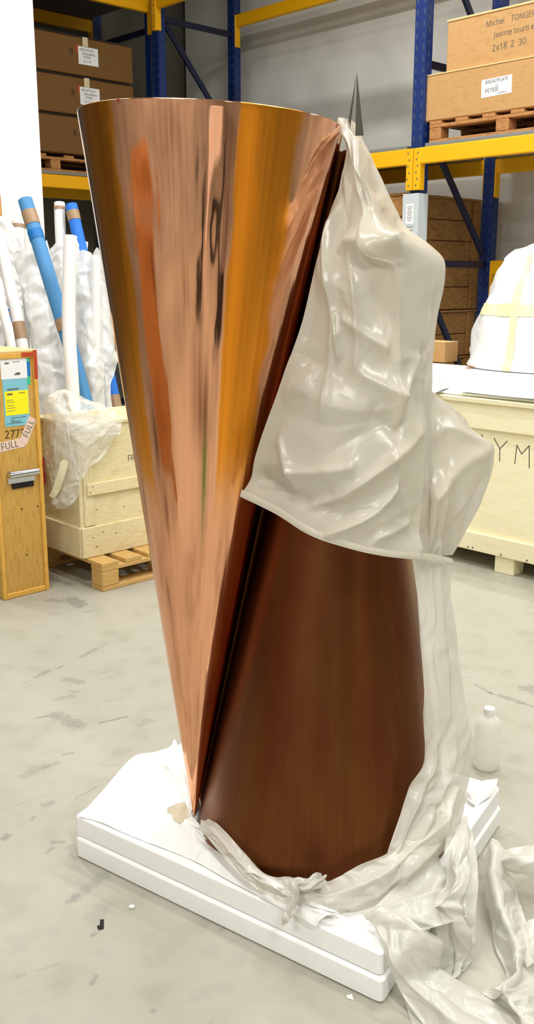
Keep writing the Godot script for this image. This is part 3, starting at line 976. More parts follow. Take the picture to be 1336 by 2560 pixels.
# ---------------------------------------------------------------- foam and what lies on it
func build_foam() -> void:
	var F := v(.244,0,-1.738)
	var L := v(-.511,0,-2.281)
	var R := v(.661,0,-2.436)
	var ux := (L - F).normalized()
	var uz := (R - F).normalized()
	var says := ["lower white foam slab lying on the floor under the sculpture", "upper white foam slab directly beneath the copper sculpture"]
	for k in 2:
		var inset := 0.0 if k == 0 else 0.006
		var h0 := 0.0005 if k == 0 else 0.061
		var h1 := 0.0605 if k == 0 else 0.121
		var corners := []
		var ln := (L - F).length() - inset * 0.5
		var wd := (R - F).length() - (0.0 if k == 0 else 0.01)
		# rounded corners, bevelled edges
		var ring := []
		for q in [[F, ux, uz], [F + ux * ln, -ux, uz], [F + ux * ln + uz * wd, -ux, -uz], [F + uz * wd, ux, -uz]]:
			corners.append(q)
		var base: Vector3 = F + uz * inset + ux * inset
		var pts := []
		var rad := 0.012
		for c in 4:
			var o: Vector3 = base + ux * (0.0 if c in [0, 3] else ln) + uz * (0.0 if c in [0, 1] else wd)
			var ix := ux * (1.0 if c in [0, 3] else -1.0) * rad
			var iz := uz * (1.0 if c in [0, 1] else -1.0) * rad
			var a := iz if c in [0, 2] else ix
			var b := ix if c in [0, 2] else iz
			for s in 4:
				var f := s / 3.0 * PI / 2
				pts.append(o + a * (1.0 - sin(f)) + b * (1.0 - cos(f)))
		var cen := Vector3.ZERO
		for p in pts: cen += p / pts.size()
		var st := mb()
		var n := pts.size()
		var lev := [[h0, 0.006], [h0 + 0.006, 0.0], [h1 - 0.006, 0.0], [h1 - 0.002, 0.002], [h1, 0.006]]
		var rings := []
		for l in lev:
			var line := []
			for p in pts:
				var q: Vector3 = p + (cen - p).normalized() * l[1] * 1.3
				line.append(Vector3(q.x - F.x, l[0], q.z - F.z))
			rings.append(line)
		var cf := cen - F
		for j in lev.size() - 1:
			for i in n:
				var p := [rings[j][i], rings[j][(i + 1) % n], rings[j + 1][(i + 1) % n], rings[j + 1][i]]
				face(st, p, (p[0] + p[2]) / 2 - Vector3(cf.x, (h0 + h1) / 2, cf.z), 1 if j != 1 else 4)
		face(st, rings[-1].duplicate(), Vector3.UP, 2)
		face(st, rings[0].duplicate(), Vector3.DOWN, 3)
		var t := obj("foam_slab", done(st), M.foam)
		t.position = F
		tag(t, says[k], "foam")
	var tissue := obj("packing_sheet", sheet([
		[v(-.499,.124,-2.276), v(-.458,.128,-2.387), v(-.398,.13,-2.581), v(-.336,.135,-2.604), v(-.291,.14,-2.629), v(-.279,.15,-2.661), v(-.253,.15,-2.568)],
		[v(-.448,.124,-2.253), v(-.399,.135,-2.348), v(-.35,.14,-2.48), v(-.307,.14,-2.503), v(-.264,.15,-2.474), v(-.244,.15,-2.44), v(-.224,.14,-2.414)],
		[v(-.378,.124,-2.205), v(-.346,.135,-2.278), v(-.301,.14,-2.35), v(-.27,.14,-2.36), v(-.242,.14,-2.35), v(-.224,.14,-2.329), v(-.201,.135,-2.288)],
		[v(-.289,.124,-2.147), v(-.264,.135,-2.202), v(-.246,.14,-2.231), v(-.226,.14,-2.231), v(-.21,.14,-2.227), v(-.194,.14,-2.221), v(-.172,.14,-2.208)],
		[v(-.183,.124,-2.079), v(-.171,.14,-2.113), v(-.164,.14,-2.157), v(-.153,.15,-2.15), v(-.138,.15,-2.141), v(-.121,.16,-2.108), v(-.105,.16,-2.091)],
		[v(-.083,.124,-1.991), v(-.074,.14,-2.006), v(-.064,.15,-2.015), v(-.056,.16,-2), v(-.047,.16,-1.992), v(-.037,.17,-1.965), v(-.026,.17,-1.947)],
		[v(.011,.124,-1.912), v(.02,.14,-1.915), v(.029,.15,-1.916), v(.04,.16,-1.905), v(.049,.16,-1.899), v(.057,.16,-1.887), v(.068,.16,-1.873)],
		[v(.107,.124,-1.829), v(.115,.14,-1.831), v(.128,.15,-1.831), v(.142,.15,-1.834), v(.154,.15,-1.831), v(.167,.15,-1.829), v(.184,.15,-1.825)],
	], 80, 120, 0.010, 9.0, 61, [[0.3, 0.5, 0.6, 0.9, 0.012, 0.06], [0.6, 0.55, 0.7, 1.0, -0.010, 0.05], [0.15, 0.1, 0.7, 0.2, 0.006, 0.06]]), M.tissue)
	tag(tissue, "crinkled white packing sheet spread on the foam in front of the cone's point", "packing sheet")
	var flap := obj("card_flap", sheet([
		[v(-.261,.15,-2.272), v(-.234,.165,-2.271), v(-.214,.165,-2.274)],
		[v(-.259,.142,-2.237), v(-.229,.15,-2.243), v(-.204,.15,-2.253)],
		[v(-.25,.134,-2.2), v(-.224,.14,-2.216), v(-.199,.142,-2.231)],
	], 16, 12, 0.003, 14.0, 63), plain(Color(0.80, 0.75, 0.66), 0.7))
	tag(flap, "small beige torn paper flap at the point of the polished cone", "paper")
	var corner := obj("packing_sheet", sheet([
		[v(.566,.14,-2.447), v(.603,.135,-2.444), v(.648,.14,-2.444)],
		[v(.54,.15,-2.364), v(.579,.14,-2.36), v(.633,.135,-2.405)],
		[v(.538,.135,-2.348), v(.56,.135,-2.322), v(.611,.13,-2.367)],
	], 24, 18, 0.010, 9.0, 65, [[0.35, 0.0, 0.6, 1.0, -0.02, 0.1]]), M.tissue)
	tag(corner, "small white folded sheet scrap on the rear right corner of the foam", "packing sheet")


# ---------------------------------------------------------------- left side
func build_left() -> void:
	# upright plywood crate with shipping labels
	var A := v(-1.264,0,-4.387)
	var c := thing("upright_crate", "tall narrow honey-coloured plywood crate with shipping labels and a chrome handle", "crate", A, LEFT_TURN)
	var w := 0.250
	var h := 1.172
	var dp := 0.95
	box("front_panel", Vector3(w / 2, h / 2, -0.014), Vector3(w - 0.01, h - 0.01, 0.012), M.gold, c)
	for s in [0, 1]:
		box("edge_batten", Vector3(0.010 + s * (w - 0.020), h / 2, -0.008), Vector3(0.020, h, 0.022), M.gold_edge, c)
		box("cross_batten", Vector3(w / 2, 0.014 + s * (h - 0.028), -0.0085), Vector3(w - 0.041, 0.026, 0.020), M.gold_edge, c)
		box("side_panel", Vector3(0.008 + s * (w - 0.016), h / 2, -dp / 2 - 0.02), Vector3(0.012, h - 0.004, dp), M.gold, c)
	box("lid", Vector3(w / 2, h + 0.004, -dp / 2), Vector3(w, 0.012, dp), M.card_edge, c)
	box("back_panel", Vector3(w / 2, h / 2, -dp - 0.015), Vector3(w - 0.01, h, 0.012), M.gold, c)
	box("red_paint", Vector3(w - 0.0095, h - 0.06, 0.0035), Vector3(0.0185, 0.135, 0.001), M.red_paint, c, 0.0002)
	box("red_paint", Vector3(w - 0.05, h - 0.012, 0.0025), Vector3(0.06, 0.02, 0.001), M.red_paint, c, 0.0002)
	# labels, one over the other
	var lb := [
		["blue_label", 0.069, 0.832, 0.200, 1.060, 0.0, M.paper_blue], ["green_label", 0.196, 1.020, 0.214, 1.058, 0.0003, M.green], ["blue_strip", 0.198, 1.060, 0.216, 1.128, 0.0003, M.blue_mark],
		["green_strip", 0.198, 1.128, 0.214, 1.155, 0.0003, M.green], ["white_label", 0.064, 1.052, 0.199, 1.157, 0.0008, M.paper], ["yellow_label", 0.076, 0.884, 0.197, 0.996, 0.0012, M.paper_yellow],
	]
	for l in lb:
		box(l[0], Vector3((l[1] + l[3]) / 2, (l[2] + l[4]) / 2, -0.0070 + l[5]), Vector3(l[3] - l[1], l[4] - l[2], 0.0006), l[6], c, 0.0001)
	var zt := -0.0050
	var st := mb()
	for l in [[0.085, 1.125, 0.022, 0.007], [0.128, 1.130, 0.034, 0.002], [0.132, 1.072, 0.030, 0.006], [0.140, 1.078, 0.022, 0.004], [0.09, 1.005, 0.06, 0.005], [0.088, 0.982, 0.028, 0.008], [0.150, 0.985, 0.030, 0.003], [0.084, 0.955, 0.030, 0.002], [0.084, 0.945, 0.040, 0.002], [0.084, 0.930, 0.036, 0.002], [0.084, 0.918, 0.045, 0.002], [0.084, 0.905, 0.04, 0.002], [0.10, 0.872, 0.08, 0.002], [0.10, 0.862, 0.02, 0.002], [0.10, 0.853, 0.05, 0.003], [0.075, 0.846, 0.09, 0.0015]]:
		bx(st, Vector3(l[0] + l[2] / 2, l[1], zt), Vector3(l[2], l[3], 0.0006), 0.0001)
	obj("print", done(st), M.ink_pale, c, "stuff")
	lettering("2773", 0.036, Vector3(0.118, 0.795, -0.0072), M.ink, c)
	# printed tape, bent once
	box("printed_tape", Vector3(0.09, 0.745, -0.0066), Vector3(0.15, 0.045, 0.0008), M.pink_tape, c, 0.0001, Basis(Vector3.BACK, 0.09))
	box("printed_tape", Vector3(0.185, 0.805, -0.0060), Vector3(0.13, 0.045, 0.0008), M.pink_tape, c, 0.0001, Basis(Vector3.BACK, 1.08))
	lettering("FULL", 0.032, Vector3(0.085, 0.744, -0.0058), M.ink_pale, c, 0.09)
	lettering("FULL", 0.030, Vector3(0.190, 0.812, -0.0052), M.ink_pale, c, 1.08)
	# spring handle: back plate, curled grip
	box("handle_plate", Vector3(0.136, 0.590, -0.0045), Vector3(0.145, 0.060, 0.005), M.chrome, c, 0.002)
	var gr := []
	for k in 9:
		var a := -0.5 + k / 8.0 * 2.9
		gr.append(Vector2(0.018 - 0.020 * cos(a), 0.020 * sin(a)))
	var hs := mb()
	for k in 8:
		face(hs, [Vector3(-0.075, gr[k].y, gr[k].x), Vector3(0.075, gr[k].y, gr[k].x), Vector3(0.075, gr[k + 1].y, gr[k + 1].x), Vector3(-0.075, gr[k + 1].y, gr[k + 1].x)], Vector3(0, gr[k].y, gr[k].x - 0.018), 1)
	tube(hs, [Vector3(-0.076, 0.0, 0.018), Vector3(0.076, 0.0, 0.018)], [0.0165], 16)
	obj("handle_grip", done(hs), M.chrome, c).position = Vector3(0.136, 0.606, 0)
	box("handle_slot", Vector3(0.140, 0.548, -0.004), Vector3(0.115, 0.026, 0.008), M.dark, c, 0.002)
	for k in [[0.13, 0.43], [0.215, 0.43], [0.14, 0.20]]:
		var d := mb()
		tube(d, [Vector3(k[0], k[1], -0.009), Vector3(k[0], k[1], -0.0070)], [0.004], 10)
		obj("screw", done(d), M.ink, c)

	# pallet with a pale crate on it
	var P := v(-.81,0,-4.52)
	var pl := thing("pallet", "pale wooden pallet on the floor under the bubble-wrapped crate at left", "pallet", P, LEFT_TURN, "wooden pallets")
	make_pallet(pl, 0.8, 1.2, M.pallet)
	var C := P + D2 * 0.012 - D1 * 0.135 + Vector3(0, 0.145, 0)
	C = v(-.917,.145,-4.601)
	var k := thing("pale_crate", "pale plywood crate with battens standing on the pallet at left, bubble wrap over its corner", "crate", C, LEFT_TURN)
	var kw := 0.60
	var kd := 0.42
	var kh := 0.66
	box("front_panel", Vector3(kw / 2, kh / 2, -0.018), Vector3(kw - 0.004, kh, 0.012), M.ply, k)
	box("left_panel", Vector3(0.018, kh / 2, -kd / 2), Vector3(0.012, kh - 0.002, kd - 0.03), M.ply, k)
	box("right_panel", Vector3(kw - 0.018, kh / 2, -kd / 2), Vector3(0.012, kh - 0.002, kd - 0.03), M.ply, k)
	box("back_panel", Vector3(kw / 2, kh / 2, -kd + 0.018), Vector3(kw - 0.004, kh, 0.012), M.ply, k)
	box("lid", Vector3(kw / 2, kh + 0.008, -kd / 2), Vector3(kw, 0.018, kd), M.ply, k)
	box("base_batten", Vector3(kw / 2, 0.078, -0.006), Vector3(kw, 0.155, 0.024), M.ply, k)
	box("base_batten", Vector3(0.006, 0.078, -kd / 2), Vector3(0.024, 0.155, kd - 0.02), M.ply, k)
	box("middle_batten", Vector3(kw / 2 + 0.02, 0.345, -0.004), Vector3(kw - 0.04, 0.060, 0.022), M.ply, k)
	box("corner_batten", Vector3(0.055, 0.34, -0.0085), Vector3(0.06, 0.36, 0.008), M.ply_up, k)
	box("red_mark", Vector3(-0.001, 0.40, -0.36), Vector3(0.002, 0.14, 0.07), M.red, k, 0.0005)
	lettering("FRA", 0.030, Vector3(0.33, 0.47, -0.0115), M.ink_pale, k)
	for q in [[0.07, 0.36], [0.055, 0.33], [0.09, 0.24], [0.06, 0.10], [0.12, 0.12], [0.2, 0.10], [0.08, 0.05], [0.25, 0.23]]:
		var d := mb()
		tube(d, [Vector3(q[0], q[1], 0.005), Vector3(q[0], q[1], 0.0075)], [0.003], 8)
		obj("nail", done(d), M.ink, k)

	# bubble wrap thrown over the crate
	var bw := thing("bubble_wrap", "crumpled clear bubble wrap draped over the near corner of the pale crate", "bubble wrap", C + Vector3(0, 0.69, 0))
	var wb := -bw.position
	obj("top_heap", sheet([
		[v(-1.151,.886,-4.95), v(-1.056,.921,-5), v(-.954,.863,-5.05), v(-.863,.852,-5.1), v(-.816,.814,-5.1)],
		[v(-1.054,.907,-4.7), v(-.977,.954,-4.72), v(-.922,.917,-4.78), v(-.836,.858,-4.85), v(-.762,.81,-4.9)],
		[v(-1.022,.82,-4.62), v(-.949,.874,-4.58), v(-.872,.843,-4.6), v(-.796,.808,-4.68), v(-.731,.797,-4.78)],
		[v(-1,.784,-4.6), v(-.957,.779,-4.575), v(-.888,.761,-4.565), v(-.805,.759,-4.64), v(-.728,.753,-4.74)],
	], 60, 50, 0.022, 8.0, 71), M.bubble, bw).position = wb
	obj("front_hang", sheet([
		[v(-.952,.887,-4.56), v(-.883,.868,-4.56), v(-.798,.859,-4.62), v(-.723,.814,-4.73)],
		[v(-.947,.792,-4.55), v(-.875,.773,-4.55), v(-.792,.772,-4.62), v(-.724,.786,-4.72)],
		[v(-.94,.695,-4.55), v(-.876,.676,-4.55), v(-.815,.683,-4.62), v(-.768,.709,-4.7)],
		[v(-.926,.556,-4.56), v(-.887,.566,-4.56), v(-.853,.618,-4.6), v(-.812,.638,-4.65)],
	], 50, 50, 0.016, 9.0, 73), M.bubble, bw).position = wb
	obj("side_hang", sheet([
		[v(-1.123,.915,-4.8), v(-1.043,.951,-4.66), v(-.956,.925,-4.56), v(-.93,.87,-4.54)],
		[v(-1.123,.756,-4.78), v(-1.047,.795,-4.66), v(-.972,.8,-4.56), v(-.938,.775,-4.54)],
		[v(-1.118,.617,-4.76), v(-1.06,.636,-4.66), v(-.991,.653,-4.57), v(-.919,.656,-4.55)],
		[v(-1.098,.54,-4.74), v(-1.045,.546,-4.66), v(-.976,.554,-4.57), v(-.906,.556,-4.56)],
		[v(-1.085,.472,-4.72), v(-1.049,.454,-4.66), v(-.983,.462,-4.58), v(-.919,.485,-4.57)],
		[v(-1.083,.398,-4.71), v(-1.043,.389,-4.66), v(-.99,.407,-4.6), v(-.945,.436,-4.58)],
	], 50, 70, 0.020, 9.0, 75, [[0.6, 0.0, 0.45, 0.6, 0.02, 0.08], [0.3, 0.1, 0.3, 0.7, -0.015, 0.08]]), M.bubble, bw).position = wb
	obj("packing_tape", sheet([
		[v(-.991,.649,-4.54), v(-.97,.663,-4.535), v(-.952,.648,-4.53)],
		[v(-1.014,.578,-4.55), v(-.999,.575,-4.545), v(-.979,.568,-4.54)],
		[v(-1.049,.502,-4.58), v(-1.033,.497,-4.575), v(-1.016,.491,-4.57)],
		[v(-1.071,.468,-4.6), v(-1.058,.463,-4.595), v(-1.046,.46,-4.59)],
	], 8, 20, 0.003, 12.0, 77), plain(Color(0.93, 0.91, 0.78), 0.5), bw).position = wb

	# foam tubes and wrapped poles leaning behind the crates
	wrapped_pole("foam_tube", "light blue foam tube with brown and blue tape, leaning in front of the white pillar", [v(-1.345,1.929,-5.6), v(-1.159,1.39,-5.4), v(-1.001,.857,-5.27), v(-0.88, 0.15, -5.16)], 0.040, M.foam_blue, [[0.040, 0.085, M.tan_tape], [0.105, 0.135, M.blue_mark], [0.400, 0.440, M.tan_tape]])
	wrapped_pole("foam_tube", "brighter blue foam tube beside the copper cone, its top end taped in brown", [v(-1.159,1.929,-5.95), v(-1.039,1.417,-5.82), v(-.904,.807,-5.68), v(-0.73, 0.04, -5.4)], 0.036, M.foam_deep, [[0.025, 0.060, M.tan_tape], [0.330, 0.360, M.tan_tape], [0.655, 0.69, M.tan_tape]])
	wrapped_pole("foam_tube", "short bright blue foam tube low at far left behind the upright crate", [v(-1.472,1.328,-5.7), v(-1.478,1.182,-5.65), v(-1.488,.823,-5.55), v(-1.5, 0.04, -5.5)], 0.036, M.foam_deep, [[0.05, 0.10, M.tan_tape]])
	wrapped_pole("wrapped_pole", "thin white wrapped pole with brown tape, standing left of the brighter blue tube", [v(-1.237,1.944,-6), v(-1.23,1.729,-5.95), v(-1.191,1.032,-5.8), v(-1.15, 0.04, -5.6)], 0.032, M.white_wrap, [[0.045, 0.085, M.tan_tape]])
	wrapped_pole("wrapped_pole", "thick white wrapped pole rising out of the bubble wrap on the pale crate", [v(-1.04,1.723,-5.28), v(-1.053,1.291,-5.2), v(-1.034,.918,-5.12), v(-1.02, 0.15, -5.12)], 0.036, M.white_wrap, [])
	wrapped_pole("wrapped_pole", "slim white wrapped pole close beside the left edge of the copper cone", [v(-.964,1.628,-5.6), v(-.972,1.232,-5.55), v(-.972,.806,-5.5), v(-0.85, 0.04, -5.6)], 0.026, M.white_wrap, [])
	wrapped_pole("wrapped_pole", "white wrapped pole leaning far left, a brown tape band near its lower end", [v(-1.495,1.715,-5.6), v(-1.431,1.454,-5.5), v(-1.364,1.185,-5.4), v(-1.18, 0.04, -5.15)], 0.034, M.white_wrap, [[0.62, 0.67, M.tan_tape]])
	wrapped_pole("wrapped_pole", "short white wrapped pole in front of the pillar with a tan band at its top", [v(-1.489,1.834,-6), v(-1.484,1.636,-5.95), v(-1.457,1.265,-5.85), v(-1.5, 0.04, -5.7)], 0.040, M.white_wrap, [[0.03, 0.07, M.tan_tape]])
	wrapped_pole("wrapped_pole", "white wrapped pole at the picture's left border above the upright crate", [v(-1.452,1.455,-5.3), v(-1.402,1.289,-5.25), v(-1.365,1.123,-5.2), v(-1.22, 0.04, -5.05)], 0.026, M.white_wrap, [])
	var board := thing("wooden_board", "rough brown board leaning at the far left behind the wrapped poles", "board", v(-1.62, 0, -5.9))
	bar("plank", v(-1.663,2.006,-6.15) - board.position, v(-1.50, 0.01, -5.75) - board.position, 0.07, 0.02, Vector3.RIGHT, M.brown_pale, board)
	var bags := [
		["large sheet of cloudy plastic wrapped round boards, leaning left of the thick white pole", [
			[v(-1.441,1.597,-5.65), v(-1.367,1.668,-5.6), v(-1.3,1.672,-5.62), v(-1.261,1.72,-5.72)],
			[v(-1.368,1.365,-5.55), v(-1.291,1.41,-5.5), v(-1.224,1.41,-5.52), v(-1.182,1.408,-5.62)],
			[v(-1.319,1.105,-5.45), v(-1.25,1.13,-5.4), v(-1.181,1.129,-5.42), v(-1.136,1.1,-5.52)],
			[v(-1.272,.803,-5.35), v(-1.201,.809,-5.3), v(-1.139,.807,-5.32), v(-1.105,.771,-5.42)],
			[v(-1.30, 0.02, -5.2), v(-1.22, 0.02, -5.12), v(-1.12, 0.02, -5.12), v(-1.02, 0.02, -5.3)]]],
		["upright bundle of white film behind the thick white pole, ragged at its top", [
			[v(-1.284,1.677,-5.9), v(-1.214,1.725,-5.85), v(-1.132,1.729,-5.85), v(-1.069,1.717,-5.95)],
			[v(-1.252,1.451,-5.85), v(-1.177,1.497,-5.75), v(-1.107,1.497,-5.75), v(-1.076,1.451,-5.85)],
			[v(-1.2,1.13,-5.75), v(-1.141,1.159,-5.65), v(-1.085,1.159,-5.65), v(-1.069,1.106,-5.75)],
			[v(-1.167,.811,-5.65), v(-1.115,.819,-5.58), v(-1.069,.819,-5.58), v(-1.05,.787,-5.65)],
			[v(-1.2, 0.02, -5.7), v(-1.12, 0.02, -5.6), v(-1.02, 0.02, -5.6), v(-0.94, 0.02, -5.7)]]],
		["grey-white plastic bag tapering down between the thick and the slim white poles", [
			[v(-1.091,1.631,-5.7), v(-1.051,1.662,-5.65), v(-1.013,1.652,-5.65), v(-.994,1.631,-5.72)],
			[v(-1.097,1.408,-5.65), v(-1.046,1.431,-5.58), v(-1.001,1.42,-5.58), v(-.959,1.397,-5.65)],
			[v(-1.078,1.097,-5.55), v(-1.023,1.125,-5.48), v(-.978,1.114,-5.48), v(-.928,1.075,-5.55)],
			[v(-1.037,.79,-5.45), v(-.996,.796,-5.4), v(-.964,.796,-5.4), v(-.916,.788,-5.46)],
			[v(-1.0, 0.02, -5.4), v(-0.93, 0.02, -5.32), v(-0.86, 0.02, -5.32), v(-0.78, 0.02, -5.4)]]],
		["pale film sheath along the brighter blue tube beside the copper cone", [
			[v(-1.018,1.632,-5.75), v(-.988,1.671,-5.72), v(-.969,1.676,-5.72), v(-.958,1.633,-5.78)],
			[v(-1.009,1.407,-5.7), v(-.97,1.408,-5.66), v(-.942,1.408,-5.66), v(-.914,1.362,-5.7)],
			[v(-.986,1.094,-5.6), v(-.938,1.097,-5.56), v(-.907,1.074,-5.56), v(-.874,1.025,-5.6)],
			[v(-.956,.827,-5.52), v(-.926,.818,-5.5), v(-.908,.806,-5.5), v(-.893,.792,-5.52)],
			[v(-0.9, 0.02, -5.45), v(-0.84, 0.02, -5.4), v(-0.8, 0.02, -5.4), v(-0.72, 0.02, -5.45)]]],
		["white foam wrapped panel leaning at the far left edge above the upright crate", [
			[v(-1.668,1.817,-5.9), v(-1.557,1.859,-5.85), v(-1.49,1.815,-5.85), v(-1.456,1.727,-5.9)],
			[v(-1.661,1.497,-5.8), v(-1.552,1.52,-5.75), v(-1.484,1.497,-5.75), v(-1.448,1.451,-5.8)],
			[v(-1.656,1.156,-5.7), v(-1.547,1.182,-5.65), v(-1.456,1.159,-5.65), v(-1.4,1.133,-5.7)],
			[v(-1.7, 0.02, -5.6), v(-1.6, 0.02, -5.5), v(-1.45, 0.02, -5.5), v(-1.3, 0.02, -5.6)]]],
	]
	for b in bags.size():
		var t := obj("wrapped_bundle", sheet(bags[b][1], 50, 100, 0.020, 6.0, 80 + b), M.clear_wrap if b in [0, 2, 3] else M.white_wrap)
		tag(t, bags[b][0], "bundle")


# ---------------------------------------------------------------- right side
func build_right() -> void:
	var Y := v(1.192,0,-4.854)
	var c := thing("long_crate", "long pale plywood crate on feet with large marker letters, right of the sculpture", "crate", Y, RIGHT_TURN)
	var x0 := -1.75
	var x1 := 1.6
	var mid := (x0 + x1) / 2
	var ln := x1 - x0
	var dp := 1.5
	box("front_panel", Vector3(mid, 0.49, -0.022), Vector3(ln - 0.01, 0.80, 0.012), M.ply_pale, c)
	box("back_panel", Vector3(mid, 0.49, -dp + 0.02), Vector3(ln - 0.01, 0.80, 0.012), M.ply_pale, c)
	for x in [x0 + 0.008, x1 - 0.008]:
		box("end_panel", Vector3(x, 0.49, -dp / 2), Vector3(0.012, 0.80, dp - 0.05), M.ply_pale, c)
	box("base_batten", Vector3(mid, 0.142, -0.008), Vector3(ln, 0.100, 0.024), M.ply_pale, c, 0.004)
	box("lid_batten", Vector3(mid, 0.814, -0.008), Vector3(ln, 0.135, 0.024), M.ply_pale, c, 0.004)
	var st := mb()
	for i in 4:
		bx(st, Vector3(mid, 0.8845 + i * 0.0052, -dp / 2 + 0.004), Vector3(ln + 0.03, 0.0046, dp + 0.03), 0.0004)
	obj("plywood_lid", done(st), M.ply_pale, c)
	box("bottom_panel", Vector3(mid, 0.098, -dp / 2), Vector3(ln - 0.03, 0.012, dp - 0.04), M.ply_pale, c)
	for x in [-1.6, -0.8, 0.0, 0.8, 1.4]:
		for z in [-0.06, -dp / 2, -dp + 0.06]:
			box("foot", Vector3(x + 0.058, 0.0455, z), Vector3(0.116, 0.091, 0.10), M.ply_pale, c, 0.004)
	for q in [[-0.16, 0.105], [0.045, 0.105], [-0.13, 0.108], [0.2, 0.107]]:
		var d := mb()
		tube(d, [Vector3(q[0], q[1], 0.003), Vector3(q[0], q[1], 0.006)], [0.005], 8)
		obj("nail", done(d), M.ink_pale, c)
	var marker := plain(Color(0.36, 0.34, 0.30), 0.8)
	for l in [[[-0.125, 0.715, -0.108, 0.688]], [[-0.048, 0.705, -0.010, 0.655, 0.030, 0.700], [-0.010, 0.655, -0.008, 0.592]], [[0.082, 0.590, 0.088, 0.685, 0.118, 0.645, 0.158, 0.692, 0.166, 0.580]]]:
		strokes("marker_letter", l, 0.005, Vector3(0, 0, -0.0155), marker, c)
	# white sheets lying on the lid
	var lie := thing("foam_sheet", "thick white foam sheet lying on top of the long crate", "foam", Y + Vector3(0, 0.9035, 0), RIGHT_TURN)
	box("sheet", Vector3(-0.05, 0.0085, -0.735), Vector3(3.0, 0.014, 1.40), M.foam, lie, 0.004)
	var ps := [["bent white paper sheet at the front edge of the long crate's lid", -0.02, 0.26, -0.20, 0.03], ["white paper sheet at the right border on the long crate's lid", 0.52, 0.40, -0.25, -0.06]]
	for p in ps:
		var o := Y + Vector3(0, 0.9195, 0)
		var pm := []
		for j in 3:
			var r := []
			for i in 5:
				var x: float = p[1] - p[2] + i * p[2] / 2
				r.append(Vector3(x, 0.001 + 0.012 * pow(i / 4.0 - 0.4, 2) + (0.006 if j == 0 else 0.0), p[3] + 0.185 - j * 0.14 + p[4] * i * 0.2))
			pm.append(r)
		var t := obj("paper_sheet", sheet(pm, 20, 10, 0.001, 6.0, 90), M.paper)
		t.transform = Transform3D(Basis(Vector3.UP, RIGHT_TURN), o)
		tag(t, p[0], "paper")
	var bubble_pad := obj("paper_sheet", sheet([[v(.962,.925,-5.566), v(1.023,.93,-5.585), v(1.069,.925,-5.634)], [v(.859,.925,-4.969), v(.927,.93,-5.109), v(.99,.925,-5.251)]], 10, 8, 0.002, 9.0, 92), plain(Color(0.80, 0.83, 0.84), 0.5))
	tag(bubble_pad, "small grey plastic pad on the long crate's lid beside the draped sheet", "packing sheet")
	var ptape := obj("tape_scrap", sheet([[v(1.347,.922,-6.563), v(1.413,.922,-6.656), v(1.421,.922,-6.563)], [v(1.337,.922,-6.443), v(1.375,.922,-6.472), v(1.402,.922,-6.502)]], 6, 4, 0.0, 9.0, 93), plain(Color(0.80, 0.66, 0.52), 0.6))
	tag(ptape, "little brown tape scrap on the white foam sheet", "tape")
	# bulky wrapped shape with fragile tape
	var B := v(1.399,.919,-6.722)
	var dm := thing("wrapped_bulk", "rounded bulky object wrapped in white foam and tied with printed tape, on the long crate", "wrapped object", B + D1 * 0.50 + D2 * 0.06, RIGHT_TURN)
	var n := FastNoiseLite.new()
	n.seed = 9
	n.frequency = 2.2
	var g := []
	var prof := [[0.0, 0.0], [0.475, 0.0], [0.487, 0.08], [0.472, 0.22], [0.43, 0.38], [0.36, 0.54], [0.27, 0.68], [0.18, 0.77], [0.08, 0.81], [0.0, 0.82]]
	var pp := []
	for q in prof: pp.append(Vector3(q[0], q[1], 0))
	for j in 41:
		var q := cr(pp, j / 40.0)
		var line := []
		for i in 49:
			var a := -TAU * i / 48
			var d := Vector3(cos(a), 0, sin(a) * 0.62)
			var p := d * maxf(q.x, 0.0) + Vector3(0, maxf(q.y, 0.001), 0)
			p += Vector3(cos(a), 0.2, sin(a)) * 0.035 * crumple(n, p) * smoothstep(0.0, 0.2, q.x) * smoothstep(0.0, 0.1, q.y)
			line.append(p)
		g.append(line)
	obj("foam_wrap", grid_mesh(g, 48, 40, true), M.white_wrap, dm)
	var cream := plain(Color(0.985, 0.955, 0.74), 0.5)
	for s in [[43, 44, 3, 30], [50, 51, 3, 34]]:
		var tg := []
		for j in range(s[2], s[3]):
			var r := []
			for i in range(s[0] - 8, s[1] - 7):
				var p: Vector3 = g[j][i % 48]
				r.append(p + Vector3(p.x, 0.1, p.z).normalized() * 0.006)
			tg.append(r)
		obj("printed_tape", grid_mesh(tg, tg[0].size() - 1, tg.size() - 1, true), cream, dm)
	var tg2 := []
	for j in [17, 18, 19]:
		var r := []
		for i in range(28, 48):
			var p: Vector3 = g[j][i]
			r.append(p + Vector3(p.x, 0.1, p.z).normalized() * 0.007)
		tg2.append(r)
	obj("printed_tape", grid_mesh(tg2, tg2[0].size() - 1, 2, true), cream, dm)
	# small carton behind the crate's far corner
	var cb := thing("small_carton", "small plain cardboard box standing at the far edge of the long crate", "box", v(1.255,.92,-6.975) - D1 * 0.06, RIGHT_TURN)
	box("carton_body", Vector3(0, 0.072, -0.06), Vector3(0.20, 0.14, 0.16), M.card, cb)
	box("carton_flap", Vector3(0, 0.144, -0.06), Vector3(0.202, 0.005, 0.162), M.card_edge, cb)


